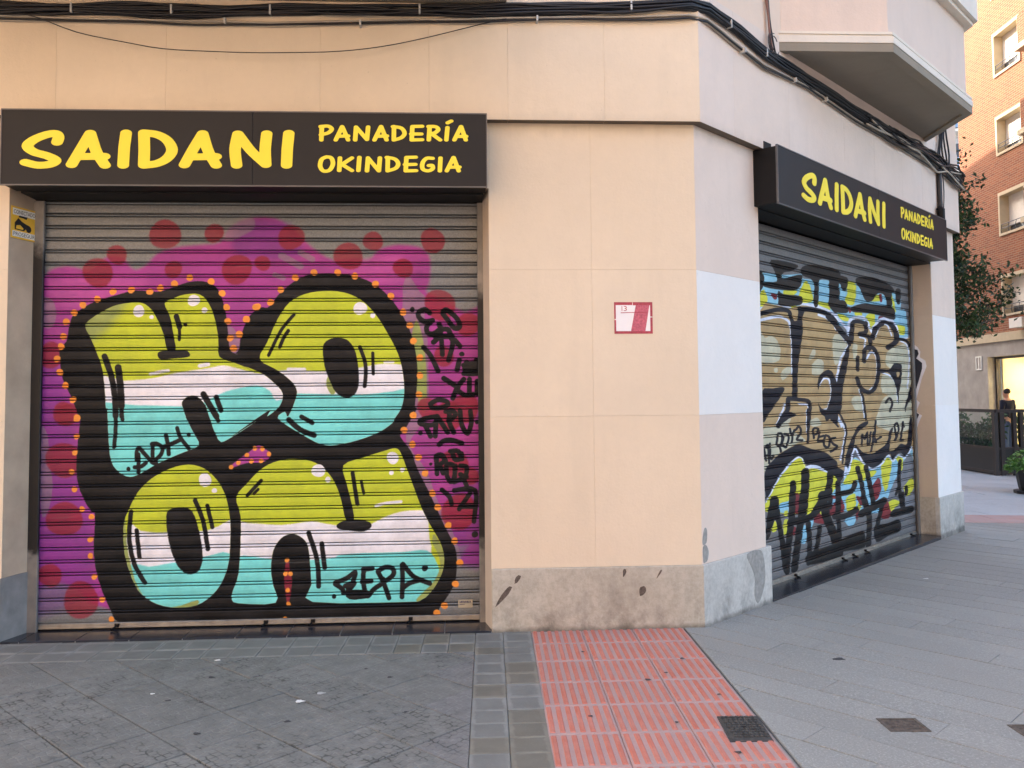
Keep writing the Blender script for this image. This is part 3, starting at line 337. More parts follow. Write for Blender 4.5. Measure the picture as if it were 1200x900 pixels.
GRAF_B=[('P',0,5,1,[(1381,2539),(1481,2588),(1850,2606),(2207,2647),(2246,2609),(2795,2647),(2760,2637),(3025,2644),(3219,2673),(3447,2671),(3588,2596),(3673,2533),(4055,2634),(4421,2664),(4697,2649),(4683,2496),(4843,2481),(4867,2150),(4511,2135),(3559,2212),(2996,2228),(2736,2279),(2802,2294),(1958,2242),(1369,2207)]),('P',1,4,1,[(1378,2384),(1474,2447),(1528,2340),(1373,2295)]),('P',1,4,1,[(1842,2472),(2103,2488),(1968,2424),(1840,2432)]),('P',1,4,1,[(2286,2600),(2430,2430),(2178,2387),(2122,2442)]),('P',1,4,1,[(2544,2426),(2780,2418),(2777,2374),(2570,2378)]),('P',1,4,1,[(1963,2342),(2095,2345),(2077,2261),(1985,2267)]),('P',1,4,1,[(3225,2670),(3418,2674),(3436,2595),(3380,2465),(3259,2445),(3149,2471),(3212,2565)]),('P',1,4,1,[(3892,2573),(4053,2610),(4113,2554),(3825,2521)]),('P',1,4,1,[(4420,2652),(4540,2461),(4441,2504)]),('P',1,4,1,[(3691,2371),(3908,2396),(3899,2277),(3699,2283)]),('P',1,4,1,[(4562,2312),(4791,2312),(4783,2222),(4588,2220)]),('P',1,4,1,[(2977,2342),(3222,2319),(3191,2278),(3027,2290)]),('P',1,4,1,[(2747,2430),(2799,2369),(2742,2360)]),('P',1,4,1,[(3397,2386),(3572,2386),(3539,2338),(3394,2352)]),('P',1,4,1,[(3773,2258),(3835,2261),(3811,2154),(3765,2152)]),('P',2,4,1,[(1592,2423),(1702,2426),(1693,2383),(1638,2379)]),('P',2,4,1,[(3229,2420),(3318,2404),(3253,2360)]),('P',2,4,1,[(4053,2610),(4134,2617),(4128,2543),(4063,2539)]),('P',2,4,1,[(4027,2380),(4169,2376),(4031,2341)]),('P',7,4,1,[(1373,2284),(1710,2336),(1963,2336),(1961,2301),(2065,2284),(2035,2224),(1959,2266),(1706,2273),(1370,2229)]),('S',7,4,(41,18),[(2177,2369),(2512,2374),(2935,2321)]),('S',7,4,(34,14),[(2741,2344),(2999,2278),(3199,2194),(3241,2129)]),('S',7,4,(48,19),[(3222,2139),(3276,2288),(3569,2340),(3715,2290),(3768,2187),(3865,2239),(4095,2348),(4394,2353),(4557,2262),(4583,2163),(4869,2175)]),('P',3,5,1,[(1365,2593),(1457,2574),(1469,2491),(1379,2406),(1333,2402)]),('P',3,5,1,[(1608,2713),(2117,2722),(2013,2658),(1838,2623),(1822,2569),(2112,2632),(2214,2624),(2109,2501),(1817,2470),(1475,2470),(1496,2511),(1696,2534),(1675,2612)]),('P',3,5,1,[(1729,2457),(1828,2437),(2181,2445),(2194,2388),(2082,2354),(1759,2331),(1724,2377)]),('P',3,5,1,[(2211,2714),(2479,2760),(3019,2765),(3012,2661),(2795,2645),(2571,2627),(2544,2426),(2482,2366),(2428,2405),(2440,2602),(2206,2635)]),('P',3,5,1,[(2794,2634),(3011,2641),(2991,2356),(2807,2380),(2785,2494)]),('P',3,5,1,[(2816,2691),(3222,2713),(3209,2610),(3156,2570),(3081,2588),(3051,2630),(2970,2623),(2915,2530),(2905,2464),(3095,2480),(3176,2462),(3233,2398),(3169,2358),(2898,2352),(2783,2390),(2760,2431),(2801,2554)]),('P',3,5,1,[(3452,2729),(3877,2781),(4360,2746),(4531,2673),(4427,2652),(4413,2502),(4273,2505),(4215,2611),(4022,2620),(3825,2521),(3643,2528),(3560,2617),(3470,2667)]),('P',3,5,1,[(3299,2420),(3579,2479),(3885,2492),(4407,2505),(4511,2447),(4463,2367),(4003,2390),(3662,2390),(3339,2380)]),('P',3,5,1,[(4563,2714),(4703,2713),(4676,2571),(4569,2548),(4535,2636)]),('P',4,5,1,[(1305,2203),(1934,2316),(2192,2364),(2496,2354),(2776,2292),(3026,2175),(3202,2049),(3277,2212),(3391,2312),(3655,2293),(3829,2178),(4024,2259),(4276,2346),(4524,2285),(4695,2143),(5193,2143),(5156,896),(4406,954),(4148,860),(3680,906),(3296,1037),(3035,887),(2925,757),(2459,923),(2116,1095),(1623,1048),(1404,942),(1237,830)]),('P',5,7,1,[(1393,2095),(1460,2041),(1584,2065),(1727,1994),(1708,1857),(1390,1840)]),('P',5,7,1,[(1757,1770),(1911,1812),(1935,1763),(1763,1688)]),('P',5,7,1,[(2356,1955),(2430,1989),(2430,1911),(2303,1876)]),('P',5,7,1,[(2373,1842),(2522,1897),(2619,1852),(2563,1751),(2367,1744)]),('P',5,7,1,[(1610,1787),(1673,1793),(1671,1755),(1619,1759)]),('P',5,7,1,[(4229,2002),(4506,2073),(5006,2065),(4923,1194),(3907,1226),(3953,1402),(4124,1530),(4461,1577),(4541,1701),(4347,1822),(4186,1880)]),('P',5,7,1,[(2883,2135),(3123,2113),(3150,2025),(2971,1876),(2863,1852),(2822,2013)]),('P',5,7,1,[(4078,1758),(4476,1738),(4461,1577),(4063,1578)]),('P',5,7,1,[(3247,1525),(3477,1535),(3531,1397),(3310,1418)]),('P',5,7,1,[(1381,1278),(1626,1298),(1798,1361),(1907,1358),(1881,1281),(2189,1160),(2005,1138),(1571,1044),(1384,943)]),('P',5,7,1,[(2293,1328),(2439,1355),(2532,1291),(2337,1276)]),('P',5,7,1,[(3315,2053),(3430,2058),(3391,1920),(3319,1918)]),('S',7,3,(25,12),[(1381,2183),(1704,2233),(1879,2214),(1948,2160),(1960,2056)]),('S',7,3,(29,12),[(2536,2300),(2740,2277),(2927,2199)]),('S',7,3,(18,8),[(1943,2181),(1963,2103),(1959,1883),(1951,1744)]),('S',7,3,(22,9),[(2507,1651),(2572,1699),(2661,1715),(2735,1689),(2773,1604),(2740,1497),(2672,1434),(2591,1423)]),('S',7,3,(17,8),[(1806,1488),(1715,1392),(1637,1308)]),('S',7,3,(20,9),[(2082,1484),(2254,1467),(2249,1380),(2219,1280)]),('S',7,3,(15,7),[(2229,1431),(2221,1310),(2216,1229)]),('S',7,3,(15,7),[(1771,1439),(1637,1317)]),('S',7,3,(19,8),[(2698,1712),(2762,1668),(2770,1561),(2695,1464)]),('S',7,3,(23,10),[(2792,1390),(2931,1311),(2981,1255)]),('S',7,3,(21,9),[(2807,1411),(2945,1322),(3060,1226),(3055,1166),(2962,986),(2932,944)]),('S',7,3,(25,10),[(3213,2083),(3186,2026),(3028,1922),(2923,1766),(2890,1669)]),('S',7,3,(21,9),[(2887,2200),(3043,2131),(3149,2080)]),('S',7,3,(27,10),[(3655,1921),(3736,1978),(3845,1993),(3924,1934),(3940,1816),(3864,1661),(3721,1606)]),('S',7,3,(16,6),[(3430,1609),(3500,1523),(3555,1329)]),('S',7,3,(21,8),[(3494,2134),(3640,2112),(3571,1982)]),('S',7,3,(19,7),[(4080,1782),(4308,1754),(4468,1651),(4504,1478)]),('S',7,3,(21,8),[(4651,2141),(4862,2098),(4900,1921),(4818,1627)]),('S',7,3,(22,8),[(3921,2159),(3990,2234),(4157,2303),(4287,2285),(4379,2192)]),('S',6,3,(37,18),[(1366,2234),(1560,2269),(1707,2293),(1909,2295),(1958,2242),(1986,2191)]),('S',6,3,(51,23),[(2147,2325),(2368,2340),(2625,2333),(2802,2306),(2951,2239)]),('S',6,3,(54,23),[(2738,2295),(2890,2233),(3044,2153),(3210,2088)]),('S',6,3,(48,20),[(2890,2244),(3046,2176),(3225,2095)]),('S',6,3,(43,17),[(3316,2268),(3272,2164),(3230,2050)]),('S',6,3,(37,17),[(1873,1531),(2073,1522),(2284,1497),(2277,1380),(2247,1279)]),('S',6,3,(26,11),[(2252,1431),(2247,1279),(2234,1137)]),('S',6,3,(44,20),[(1862,1526),(1850,1438),(1739,1363),(1668,1302)]),('S',6,3,(21,9),[(2886,1420),(3018,1320),(3094,1208),(3029,1058),(2975,909)]),('S',6,3,(20,8),[(2676,1371),(2901,1258)]),('S',6,3,(51,20),[(3283,2080),(3311,2200),(3355,2281),(3565,2290),(3658,2264),(3653,2194),(3512,2173)]),('S',6,3,(52,20),[(3669,2288),(3653,2194),(3496,2165),(3704,2152),(3767,2105)]),('S',6,3,(54,21),[(3594,1896),(3608,2001),(3757,2049),(3908,2010),(3983,1888),(3957,1756),(3869,1638),(3719,1582),(3547,1603),(3446,1656),(3398,1718)]),('S',6,3,(46,18),[(3426,1932),(3416,1805)]),('S',6,3,(28,11),[(3468,1603),(3538,1523),(3598,1310)]),('S',6,3,(53,20),[(3841,2138),(3926,2231),(4125,2319),(4290,2320),(4460,2257),(4517,2129)]),('S',6,3,(72,26),[(4397,2316),(4526,2223),(4511,2135),(4267,2058)]),('S',6,3,(45,16),[(4513,2160),(4795,2159),(4928,2101)]),('S',6,3,(49,19),[(3755,2105),(3853,2180),(3902,2241),(4124,2301)]),('S',6,3,(33,12),[(4158,1470),(4254,1517),(4340,1468),(4265,1378)]),('S',6,3,(46,18),[(3791,2095),(3748,2023)]),('P',6,3,1,[(2116,2347),(2234,2331),(2185,2232),(2162,2041),(1971,2033),(1963,2196),(2088,2227)]),('P',6,3,1,[(1955,2187),(2187,2200),(2154,2030),(2085,1846),(2055,1685),(2047,1540),(1946,1540),(1954,1684),(1957,1843),(1963,2023)]),('P',6,3,1,[(3113,1968),(3230,2050),(3198,1915),(3132,1780),(3039,1625),(2969,1386),(2717,1423),(2791,1561),(2875,1647),(2964,1778)]),('P',6,3,1,[(2474,1604),(2486,1708),(2589,1770),(2717,1794),(2823,1763),(2903,1669),(2900,1625),(2817,1668),(2737,1721),(2636,1731),(2546,1688)]),('P',6,3,1,[(2691,1795),(2792,1767),(2866,1658),(2982,1582),(2969,1386),(2832,1400),(2672,1318),(2600,1372),(2708,1476),(2767,1582),(2748,1689)]),('P',6,3,1,[(2467,1490),(2547,1434),(2717,1423),(2802,1454),(2900,1431),(2889,1280),(2737,1335),(2538,1382)]),('P',6,3,1,[(1382,1596),(1581,1619),(1771,1631),(1786,1595),(1662,1509),(1513,1415),(1381,1342)]),('P',6,3,1,[(1867,1420),(2020,1385),(1863,1359),(1663,1292),(1799,1371)]),('P',6,3,1,[(4003,1823),(4280,1821),(4421,1887),(4628,1892),(4665,1827),(4616,1677),(4554,1577),(4525,1447),(4466,1627),(4341,1749),(4212,1793),(4048,1779)]),('P',6,3,1,[(4911,1652),(4973,1525),(4809,1450),(4728,1357),(4720,1426),(4816,1526)]),('P',6,3,1,[(3636,1292),(3608,1247),(3399,1197),(3308,1134),(3268,1041),(3141,839),(3031,906),(3129,1053),(3248,1158),(3398,1254)]),('P',6,3,1,[(4916,1309),(4935,1130),(4887,1005),(4746,862),(4540,923),(4401,906),(4296,857),(4219,925),(4102,899),(3970,847),(3749,813),(3571,847),(3459,922),(3290,1040),(3326,1066),(3465,992),(3699,954),(3918,989),(4148,1051),(4224,1168),(4333,1200),(4240,1047),(4221,952),(4408,978),(4549,1021),(4688,1002),(4763,1036),(4814,1197),(4879,1309)]),('P',6,3,1,[(1399,924),(1570,1025),(1783,1090),(1960,1120),(2072,1127),(2301,1078),(2566,1039),(2763,965),(2863,906),(2851,736),(2751,786),(2652,835),(2458,900),(2221,926),(2088,1004),(1998,1014),(1841,960),(1644,859),(1441,697)]),('P',6,3,1,[(2624,983),(2798,910),(2926,859),(3035,808),(2891,733),(2788,762),(2739,797),(2614,827)]),('P',4,3,1,[(4481,1793),(4585,1795),(4537,1732)]),('P',1,4,1,[(1451,704),(1643,857),(1841,958),(2009,1009),(2122,1002),(2175,929),(2362,917),(2652,835),(2853,751),(2832,461),(1426,606)]),('P',0,4,1,[(3030,808),(3172,886),(3289,945),(3542,851),(3749,809),(4001,845),(4168,907),(4296,851),(4469,896),(4675,860),(4900,954),(4885,602),(4574,527),(4232,508),(4022,338),(2924,452),(2566,488),(2579,674),(2782,677),(2970,726)]),('P',0,4,1,[(1642,631),(1846,679),(1840,563),(1639,584)]),('P',0,4,1,[(2535,574),(2688,612),(2843,609),(2832,461),(2530,492)]),('P',9,4,1,[(4167,514),(4380,664),(4674,853),(4909,852),(4870,251),(4086,332)]),('P',1,4,1,[(3203,928),(3513,865),(3530,705),(3300,723),(3242,694),(2983,715),(3140,822)]),('P',1,4,1,[(3969,836),(4134,891),(4270,865),(4225,724),(4078,543),(3985,647)]),('P',1,4,1,[(4398,869),(4538,892),(4610,845),(4557,725),(4462,817)]),('P',1,4,1,[(3656,787),(3838,774),(3680,716)]),('P',1,4,1,[(4648,570),(4869,628),(4921,523),(4714,438),(4601,512)]),('P',1,4,1,[(4125,411),(4293,443),(4492,388),(4353,365),(4217,328),(4120,352)]),('P',1,4,1,[(3066,567),(3262,593),(3252,451),(3058,446)]),('P',1,4,1,[(1631,727),(1829,709),(1826,661),(1680,657)]),('P',1,4,1,[(2229,674),(2442,655),(2347,587),(2226,542)]),('P',1,4,1,[(1556,522),(1603,446),(1508,432)]),('P',1,4,1,[(1724,503),(1809,494),(1770,385),(1718,394)]),('P',1,4,1,[(1742,585),(1798,585),(1795,536),(1739,542)]),('P',1,4,1,[(3047,574),(3254,583),(3245,460),(3071,447)]),('P',1,4,1,[(4110,418),(4276,435),(4484,397),(4226,347),(4141,304)]),('P',1,4,1,[(3318,494),(3432,483),(3348,419)]),('P',1,4,1,[(2102,400),(2160,399),(2145,355),(2100,356)]),('P',1,4,1,[(2711,768),(2787,741),(2755,659),(2704,663)]),('P',7,4,1,[(1441,697),(1421,699),(1644,868),(1841,972),(2003,1024),(2088,1014),(2143,981),(2152,930),(2269,938),(2459,913),(2653,843),(2578,851),(2361,901),(2173,909),(2110,993),(2009,1007),(1851,950),(1664,857)]),('S',7,3,(21,9),[(3022,776),(3061,871),(3116,802),(3272,1029),(3430,915),(3571,847),(3748,801),(4001,843),(4169,916),(4302,845),(4469,900),(4675,861),(4895,973)]),('P',2,4,1,[(3703,623),(3895,701),(3947,580),(3821,484),(3724,507)]),('P',2,4,1,[(3969,461),(4105,472),(4093,331),(3928,348)]),('P',2,4,1,[(2720,525),(2933,579),(2982,446),(2616,483)]),('P',2,4,1,[(3289,569),(3463,519),(3394,459)]),('P',2,4,1,[(1923,676),(2013,693),(2005,571),(1939,577)]),('P',2,4,1,[(2310,464),(2417,504),(2554,386),(2307,424)]),('P',2,4,1,[(2681,516),(2812,549),(2876,430),(2614,455)]),('P',2,4,1,[(3951,433),(4112,447),(4187,277),(3931,287)]),('P',2,4,1,[(3271,430),(3356,421),(3278,330)]),('P',2,4,1,[(1867,427),(1952,417),(1909,347)]),('P',2,4,1,[(2595,641),(2816,608),(2812,542),(2639,585)]),('P',2,4,1,[(1946,699),(2035,691),(2015,545),(1927,554)]),('P',0,4,1,[(2032,408),(2166,405),(2140,269),(2039,282)]),('P',0,4,1,[(2234,435),(2325,469),(2244,352)]),('P',0,4,1,[(2998,374),(3246,377),(3205,299),(3061,308)]),('P',0,4,1,[(1666,652),(1839,648),(1822,589),(1676,589)]),('P',0,4,1,[(2560,580),(2815,585),(2656,516)]),('P',8,4,1,[(1495,669),(1566,721),(1634,691),(1668,533),(1744,298),(1811,60),(1695,77),(1640,312),(1569,532),(1460,393),(1398,401),(1433,593)]),('S',8,3,(63,28),[(1897,703),(1872,511),(1807,314),(1754,94)]),('S',8,3,(71,31),[(2105,685),(2067,527),(1984,304),(1901,72)]),('S',8,3,(74,33),[(1856,477),(2252,477),(2562,605)]),('S',8,3,(52,22),[(2196,426),(2213,237),(2183,80)]),('S',8,3,(51,22),[(2429,362),(2358,193),(2258,106)]),('S',8,3,(89,37),[(2503,649),(2582,448),(2728,262),(2844,63)]),('S',8,3,(52,21),[(2882,616),(2852,419),(2861,219),(2866,60)]),('S',8,3,(71,29),[(2772,428),(3000,403),(3279,436)]),('S',8,3,(72,28),[(3466,536),(3597,326),(3557,62)]),('S',8,3,(104,40),[(3418,387),(3992,451)]),('S',8,3,(59,22),[(4002,472),(3870,311),(3776,199)]),('S',8,3,(114,41),[(4284,297),(4782,288)]),('S',8,3,(56,20),[(4557,482),(4566,344)]),('S',8,3,(57,22),[(3338,840),(3439,667),(3484,484)]),('S',8,3,(62,24),[(3555,837),(3645,651),(3720,461)]),('S',8,3,(63,26),[(2909,624),(3181,628),(3270,697)]),('S',8,3,(60,24),[(2864,735),(2845,460)]),('S',8,3,(45,19),[(2665,834),(2669,520)]),('S',8,3,(55,20),[(4515,836),(4460,610),(4523,348)]),('S',8,3,(41,15),[(4475,584),(4358,491)]),('S',8,3,(85,37),[(2167,879),(2151,730),(2105,536)]),('S',8,3,(61,27),[(1919,799),(1883,559)]),('S',8,3,(82,37),[(1562,686),(1547,593)]),('S',8,3,(71,29),[(2702,821),(2643,689),(2539,636),(2337,512)]),('S',8,3,(41,17),[(2693,685),(2682,529)]),('P',8,10,1,[(2174,168),(2659,179),(2919,199),(3405,221),(3474,171),(3450,49),(2911,80),(2908,38),(2618,40),(2168,67)]),('P',8,8,1,[(3732,225),(4092,213),(4425,221),(4465,96),(4081,82),(3764,61)]),('S',8,4,(53,18),[(4681,543),(4674,469)]),('S',6,2,(20,9),[(1394,1133),(1432,1024)]),('S',6,2,(20,9),[(1438,1136),(1470,1144),(1483,1002)]),('S',6,2,(20,9),[(1400,1063),(1474,1068)]),('S',6,2,(20,9),[(1505,1161),(1513,1036),(1572,1058)]),('S',6,2,(21,10),[(1653,1226),(1628,1155),(1701,1133),(1731,1227),(1664,1240)]),('S',6,2,(21,10),[(1680,1134),(1702,1084)]),('S',6,2,(21,10),[(1758,1207),(1733,1150),(1806,1118),(1855,1213),(1780,1230)]),('S',6,2,(22,10),[(1880,1271),(1921,1210),(1968,1258)]),('S',6,2,(22,10),[(1925,1210),(1913,1152)]),('S',6,2,(22,10),[(1990,1257),(2059,1285),(2101,1233),(2007,1177),(2120,1162)]),('S',6,2,(24,10),[(2355,1173),(2355,1255),(2456,1251),(2429,1211),(2361,1203)]),('S',6,2,(24,10),[(2479,1220),(2449,1138),(2572,1143)]),('S',6,2,(24,10),[(2476,1178),(2563,1185)]),('S',6,2,(25,10),[(2600,1184),(2570,1101),(2668,1076),(2700,1159),(2613,1188)]),('S',6,2,(26,11),[(2828,1153),(2724,1147),(2773,1102),(2874,1066),(2716,1031)]),('S',6,2,(26,10),[(3470,1059),(3483,1160),(3547,1112),(3612,1178),(3617,1052)]),('S',6,2,(27,10),[(3702,1175),(3671,1050)]),('S',6,2,(27,10),[(3753,1046),(3778,1172)]),('S',6,2,(28,10),[(3849,1286),(3811,1124),(3862,1064)]),('S',6,2,(27,10),[(3701,979),(3770,1068),(3992,1117)]),('S',6,2,(30,11),[(4382,1065),(4420,1112),(4378,1211),(4466,1245),(4493,1158),(4399,1064)]),('S',6,2,(32,11),[(4640,1253),(4553,1058)]),('S',6,2,(31,11),[(4553,1058),(4640,1060)]),('S',6,2,(32,11),[(4640,1253),(4664,1202)])]
JAMB={'sil':[(258,2193),(232,2140),(167,2086),(138,2034),(146,1970),(88,1930),(78,1866),(130,1740),(184,1550),(197,1499),(162,1461),(189,1397),(202,1359),(149,1321),(143,1321),(182,1232),(215,1129),(243,1001),(262,1001),(256,1384),(270,1704)],'nav':[(234,2070),(168,2054),(157,2009),(183,1959),(124,1906),(126,1842),(167,1703),(214,1563),(240,1499),(236,1435),(226,1371),(178,1333),(172,1333),(211,1244),(232,1167),(249,1192),(250,1384),(258,1704)]}
LET=[('S',0,[[(-4236,3239),(-4227,3273),(-4245,3296),(-4301,3289),(-4381,3255),(-4421,3213),(-4380,3174),(-4299,3151),(-4244,3122),(-4274,3096),(-4354,3088),(-4432,3106)]]),('A',0,[[(-4142,3093),(-4086,3194),(-4027,3300)],[(-4027,3300),(-3986,3178),(-3931,3090)],[(-4089,3146),(-3934,3149)]]),('I',0,[[(-3800,3304),(-3811,3205),(-3816,3091)]]),('D',0,[[(-3687,3305),(-3683,3197),(-3685,3092)],[(-3687,3306),(-3604,3295),(-3538,3258),(-3506,3195),(-3537,3139),(-3602,3104),(-3683,3092)]]),('A',0,[[(-3426,3096),(-3371,3200),(-3311,3304)],[(-3311,3304),(-3273,3184),(-3222,3095)],[(-3379,3149),(-3223,3153)]]),('N',0,[[(-3091,3096),(-3102,3202),(-3084,3304)],[(-3084,3304),(-3001,3194),(-2903,3102)],[(-2903,3102),(-2908,3204),(-2898,3307)]]),('I',0,[[(-2755,3311),(-2765,3205),(-2769,3098)]]),('P',1,[[(-2544,3268),(-2541,3358)],[(-2549,3358),(-2500,3361),(-2476,3342),(-2500,3316),(-2547,3303)]]),('A',1,[[(-2450,3269),(-2408,3359)],[(-2408,3359),(-2369,3270)],[(-2437,3294),(-2369,3297)]]),('N',1,[[(-2323,3270),(-2317,3357)],[(-2317,3357),(-2246,3274)],[(-2246,3274),(-2238,3358)]]),('A',1,[[(-2197,3271),(-2153,3362)],[(-2153,3362),(-2117,3272)],[(-2183,3296),(-2114,3299)]]),('D',1,[[(-2068,3363),(-2070,3272)],[(-2075,3362),(-2021,3353),(-1999,3318),(-2021,3288),(-2070,3272)]]),('E',1,[[(-1947,3364),(-1952,3273)],[(-1947,3364),(-1883,3366)],[(-1955,3313),(-1888,3314)],[(-1952,3273),(-1883,3276)]]),('R',1,[[(-1833,3365),(-1839,3274)],[(-1841,3365),(-1794,3364),(-1776,3345),(-1799,3323),(-1833,3314)],[(-1824,3320),(-1764,3275)]]),('I',1,[[(-1715,3359),(-1723,3275)],[(-1714,3391),(-1690,3403)]]),('A',1,[[(-1670,3276),(-1625,3367)],[(-1625,3367),(-1594,3276)],[(-1655,3299),(-1591,3301)]]),('O',2,[[(-2510,3156),(-2541,3139),(-2551,3094),(-2529,3062),(-2490,3068),(-2468,3109),(-2479,3149),(-2510,3156)]]),('K',2,[[(-2422,3150),(-2427,3065)],[(-2344,3150),(-2414,3103)],[(-2414,3110),(-2344,3066)]]),('I',2,[[(-2295,3154),(-2302,3066)]]),('N',2,[[(-2246,3064),(-2239,3151)],[(-2239,3151),(-2168,3065)],[(-2168,3065),(-2161,3152)]]),('D',2,[[(-2109,3155),(-2111,3065)],[(-2116,3155),(-2062,3144),(-2041,3112),(-2060,3082),(-2111,3065)]]),('E',2,[[(-1987,3153),(-1992,3066)],[(-1987,3156),(-1925,3158)],[(-1997,3108),(-1928,3110)],[(-1992,3066),(-1923,3068)]]),('G',2,[[(-1814,3151),(-1854,3151),(-1881,3119),(-1879,3079),(-1844,3067),(-1815,3081),(-1817,3103),(-1839,3103)]]),('I',2,[[(-1762,3154),(-1767,3067)]]),('A',2,[[(-1721,3068),(-1676,3158)],[(-1676,3158),(-1642,3068)],[(-1706,3092),(-1637,3094)]])]
# ------------------------------------------------------------------ the corner building
bld = empty('corner_building', (0, 0, 0), label='beige plastered corner building with two graffitied shop shutters and a bay above the right one', cat='building')
def wallbox(name, F, x0, x1, yf, yb, z0, z1, mat, corner=None, parent=bld, ch=.0010, gap=.0004, **k):
    """a wall piece in the facade's own frame; corner='hi' mitres x1 (facade A), 'lo' mitres x0 (facade B)"""
    mb = MB(); g = gap; x0g = x0+g; x1g = x1-g; z0 += g; z1 -= g; c = ch
    def X(x, y, side):
        if corner == 'hi' and side == 1: return -y*TT-.0002
        if corner == 'lo' and side == 0: return y*TT+.0002
        return x
    cl = 0 if corner == 'lo' else c; cr = 0 if corner == 'hi' else c
    vs = [(X(x0g, yf+c, 0), yf+c, z0), (X(x1g, yf+c, 1), yf+c, z0), (X(x1g, yf+c, 1), yf+c, z1), (X(x0g, yf+c, 0), yf+c, z1),
          (X(x0g, yf, 0)+cl, yf, z0+c), (X(x1g, yf, 1)-cr, yf, z0+c), (X(x1g, yf, 1)-cr, yf, z1-c), (X(x0g, yf, 0)+cl, yf, z1-c),
          (X(x0g, yb, 0), yb, z0), (X(x1g, yb, 1), yb, z0), (X(x1g, yb, 1), yb, z1), (X(x0g, yb, 0), yb, z1)]
    mb.add(vs, [(4, 5, 6, 7), (0, 1, 5, 4), (1, 2, 6, 5), (2, 3, 7, 6), (3, 0, 4, 7), (1, 0, 8, 9), (2, 1, 9, 10), (3, 2, 10, 11), (0, 3, 11, 8), (8, 11, 10, 9)])
    if name == 'band_panel': mb.m[5] = 1; mat = [mat, M_LEDGE_SHADE]
    return mb.build(name, mat, parent, M=F.copy(), **k)
ZP, Z1, Z2, ZL = .417, 1.434, 2.439, 3.459
AL, AR, BL, BR, BE = -4.63, -1.437, .925, 4.975, 5.80
# masonry behind the panels
mb = MB(); mb.box(-9, AL-.004, .034, .34, -.2, ZL+.02); mb.front([(AL-.004, -.2), (AL+.0, -.2), (AL+.0, 3.0), (AL-.004, 3.0)], .034, .05)
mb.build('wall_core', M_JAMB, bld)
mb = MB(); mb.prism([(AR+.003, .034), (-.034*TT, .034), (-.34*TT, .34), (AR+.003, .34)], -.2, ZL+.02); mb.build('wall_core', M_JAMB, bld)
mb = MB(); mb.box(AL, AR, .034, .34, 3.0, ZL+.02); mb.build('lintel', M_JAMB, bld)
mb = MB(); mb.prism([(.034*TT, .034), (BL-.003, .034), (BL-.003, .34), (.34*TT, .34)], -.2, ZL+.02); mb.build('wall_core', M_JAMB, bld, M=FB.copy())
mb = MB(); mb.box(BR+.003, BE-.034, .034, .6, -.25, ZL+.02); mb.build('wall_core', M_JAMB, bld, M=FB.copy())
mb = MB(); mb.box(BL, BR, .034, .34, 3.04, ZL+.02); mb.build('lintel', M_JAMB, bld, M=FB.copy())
mb = MB(); mb.box(AL+.073, AR-.036, .002, .30, 2.955, 2.999); mb.build('head_shade', M_DARK, bld)  # black box added to darken the shaded recess below each sign
mb = MB(); mb.box(BL+.002, BR-.006, .002, .30, 3.006, 3.039); mb.build('head_shade', M_DARK, bld, M=FB.copy())
# jamb faces (thin plaster returns), the left one splayed
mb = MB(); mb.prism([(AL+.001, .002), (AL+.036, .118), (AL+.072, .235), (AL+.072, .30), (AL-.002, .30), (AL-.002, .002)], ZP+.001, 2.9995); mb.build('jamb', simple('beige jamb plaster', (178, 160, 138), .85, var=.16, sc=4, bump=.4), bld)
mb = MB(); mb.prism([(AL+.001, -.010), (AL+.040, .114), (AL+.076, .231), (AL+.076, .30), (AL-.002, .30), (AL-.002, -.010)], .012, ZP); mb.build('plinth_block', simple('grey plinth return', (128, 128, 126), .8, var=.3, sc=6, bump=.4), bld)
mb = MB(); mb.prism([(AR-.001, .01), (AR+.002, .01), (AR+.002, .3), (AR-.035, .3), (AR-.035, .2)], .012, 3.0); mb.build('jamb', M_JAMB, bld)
# panels, facade A
for z0, z1 in ((ZP, Z1), (Z1, Z2), (Z2, ZL)):
    wallbox('wall_panel', FA, AR, -.731, 0, .034, z0, z1, M_PEACH); wallbox('wall_panel', FA, -.731, 0, 0, .034, z0, z1, M_PEACH, 'hi')
    for i in range(3): wallbox('wall_panel', FA, AL-1.45*(i+1), AL-1.45*i, 0, .034, z0, z1, M_PEACH)
wallbox('wall_panel', FA, AL, AR, 0, .034, 3.0, ZL, M_PEACH)
# panels, facade B
wallbox('wall_panel', FB, 0, BL, 0, .034, ZP, Z1, M_PEACH_COOL, 'lo'); wallbox('wall_panel', FB, 0, BL, 0, .034, Z1, Z2, M_WHITE, 'lo', label='white repainted wall panel'); wallbox('wall_panel', FB, 0, BL, 0, .034, Z2, ZL, M_PEACH_COOL, 'lo')
wallbox('wall_panel', FB, BR, BE, 0, .034, ZP, Z1, M_WHITE, label='white repainted wall panel'); wallbox('wall_panel', FB, BR, BE, 0, .034, Z1, Z2, M_WHITE, label='white repainted wall panel'); wallbox('wall_panel', FB, BR, BE, 0, .034, Z2, ZL, M_PEACH_COOL)
wallbox('wall_panel', FB, BL, BR, 0, .034, 3.04, ZL, M_PEACH_COOL)
# tan jamb of the right pier in two pieces
for z0, z1 in ((ZP, Z1), (Z1, Z2), (Z2, 3.04)):
    mb = MB(); mb.box(BR-.004, BR+.003, .003, .32, z0+.001, z1-.001); mb.build('jamb_panel', M_JAMB, bld, M=FB.copy())
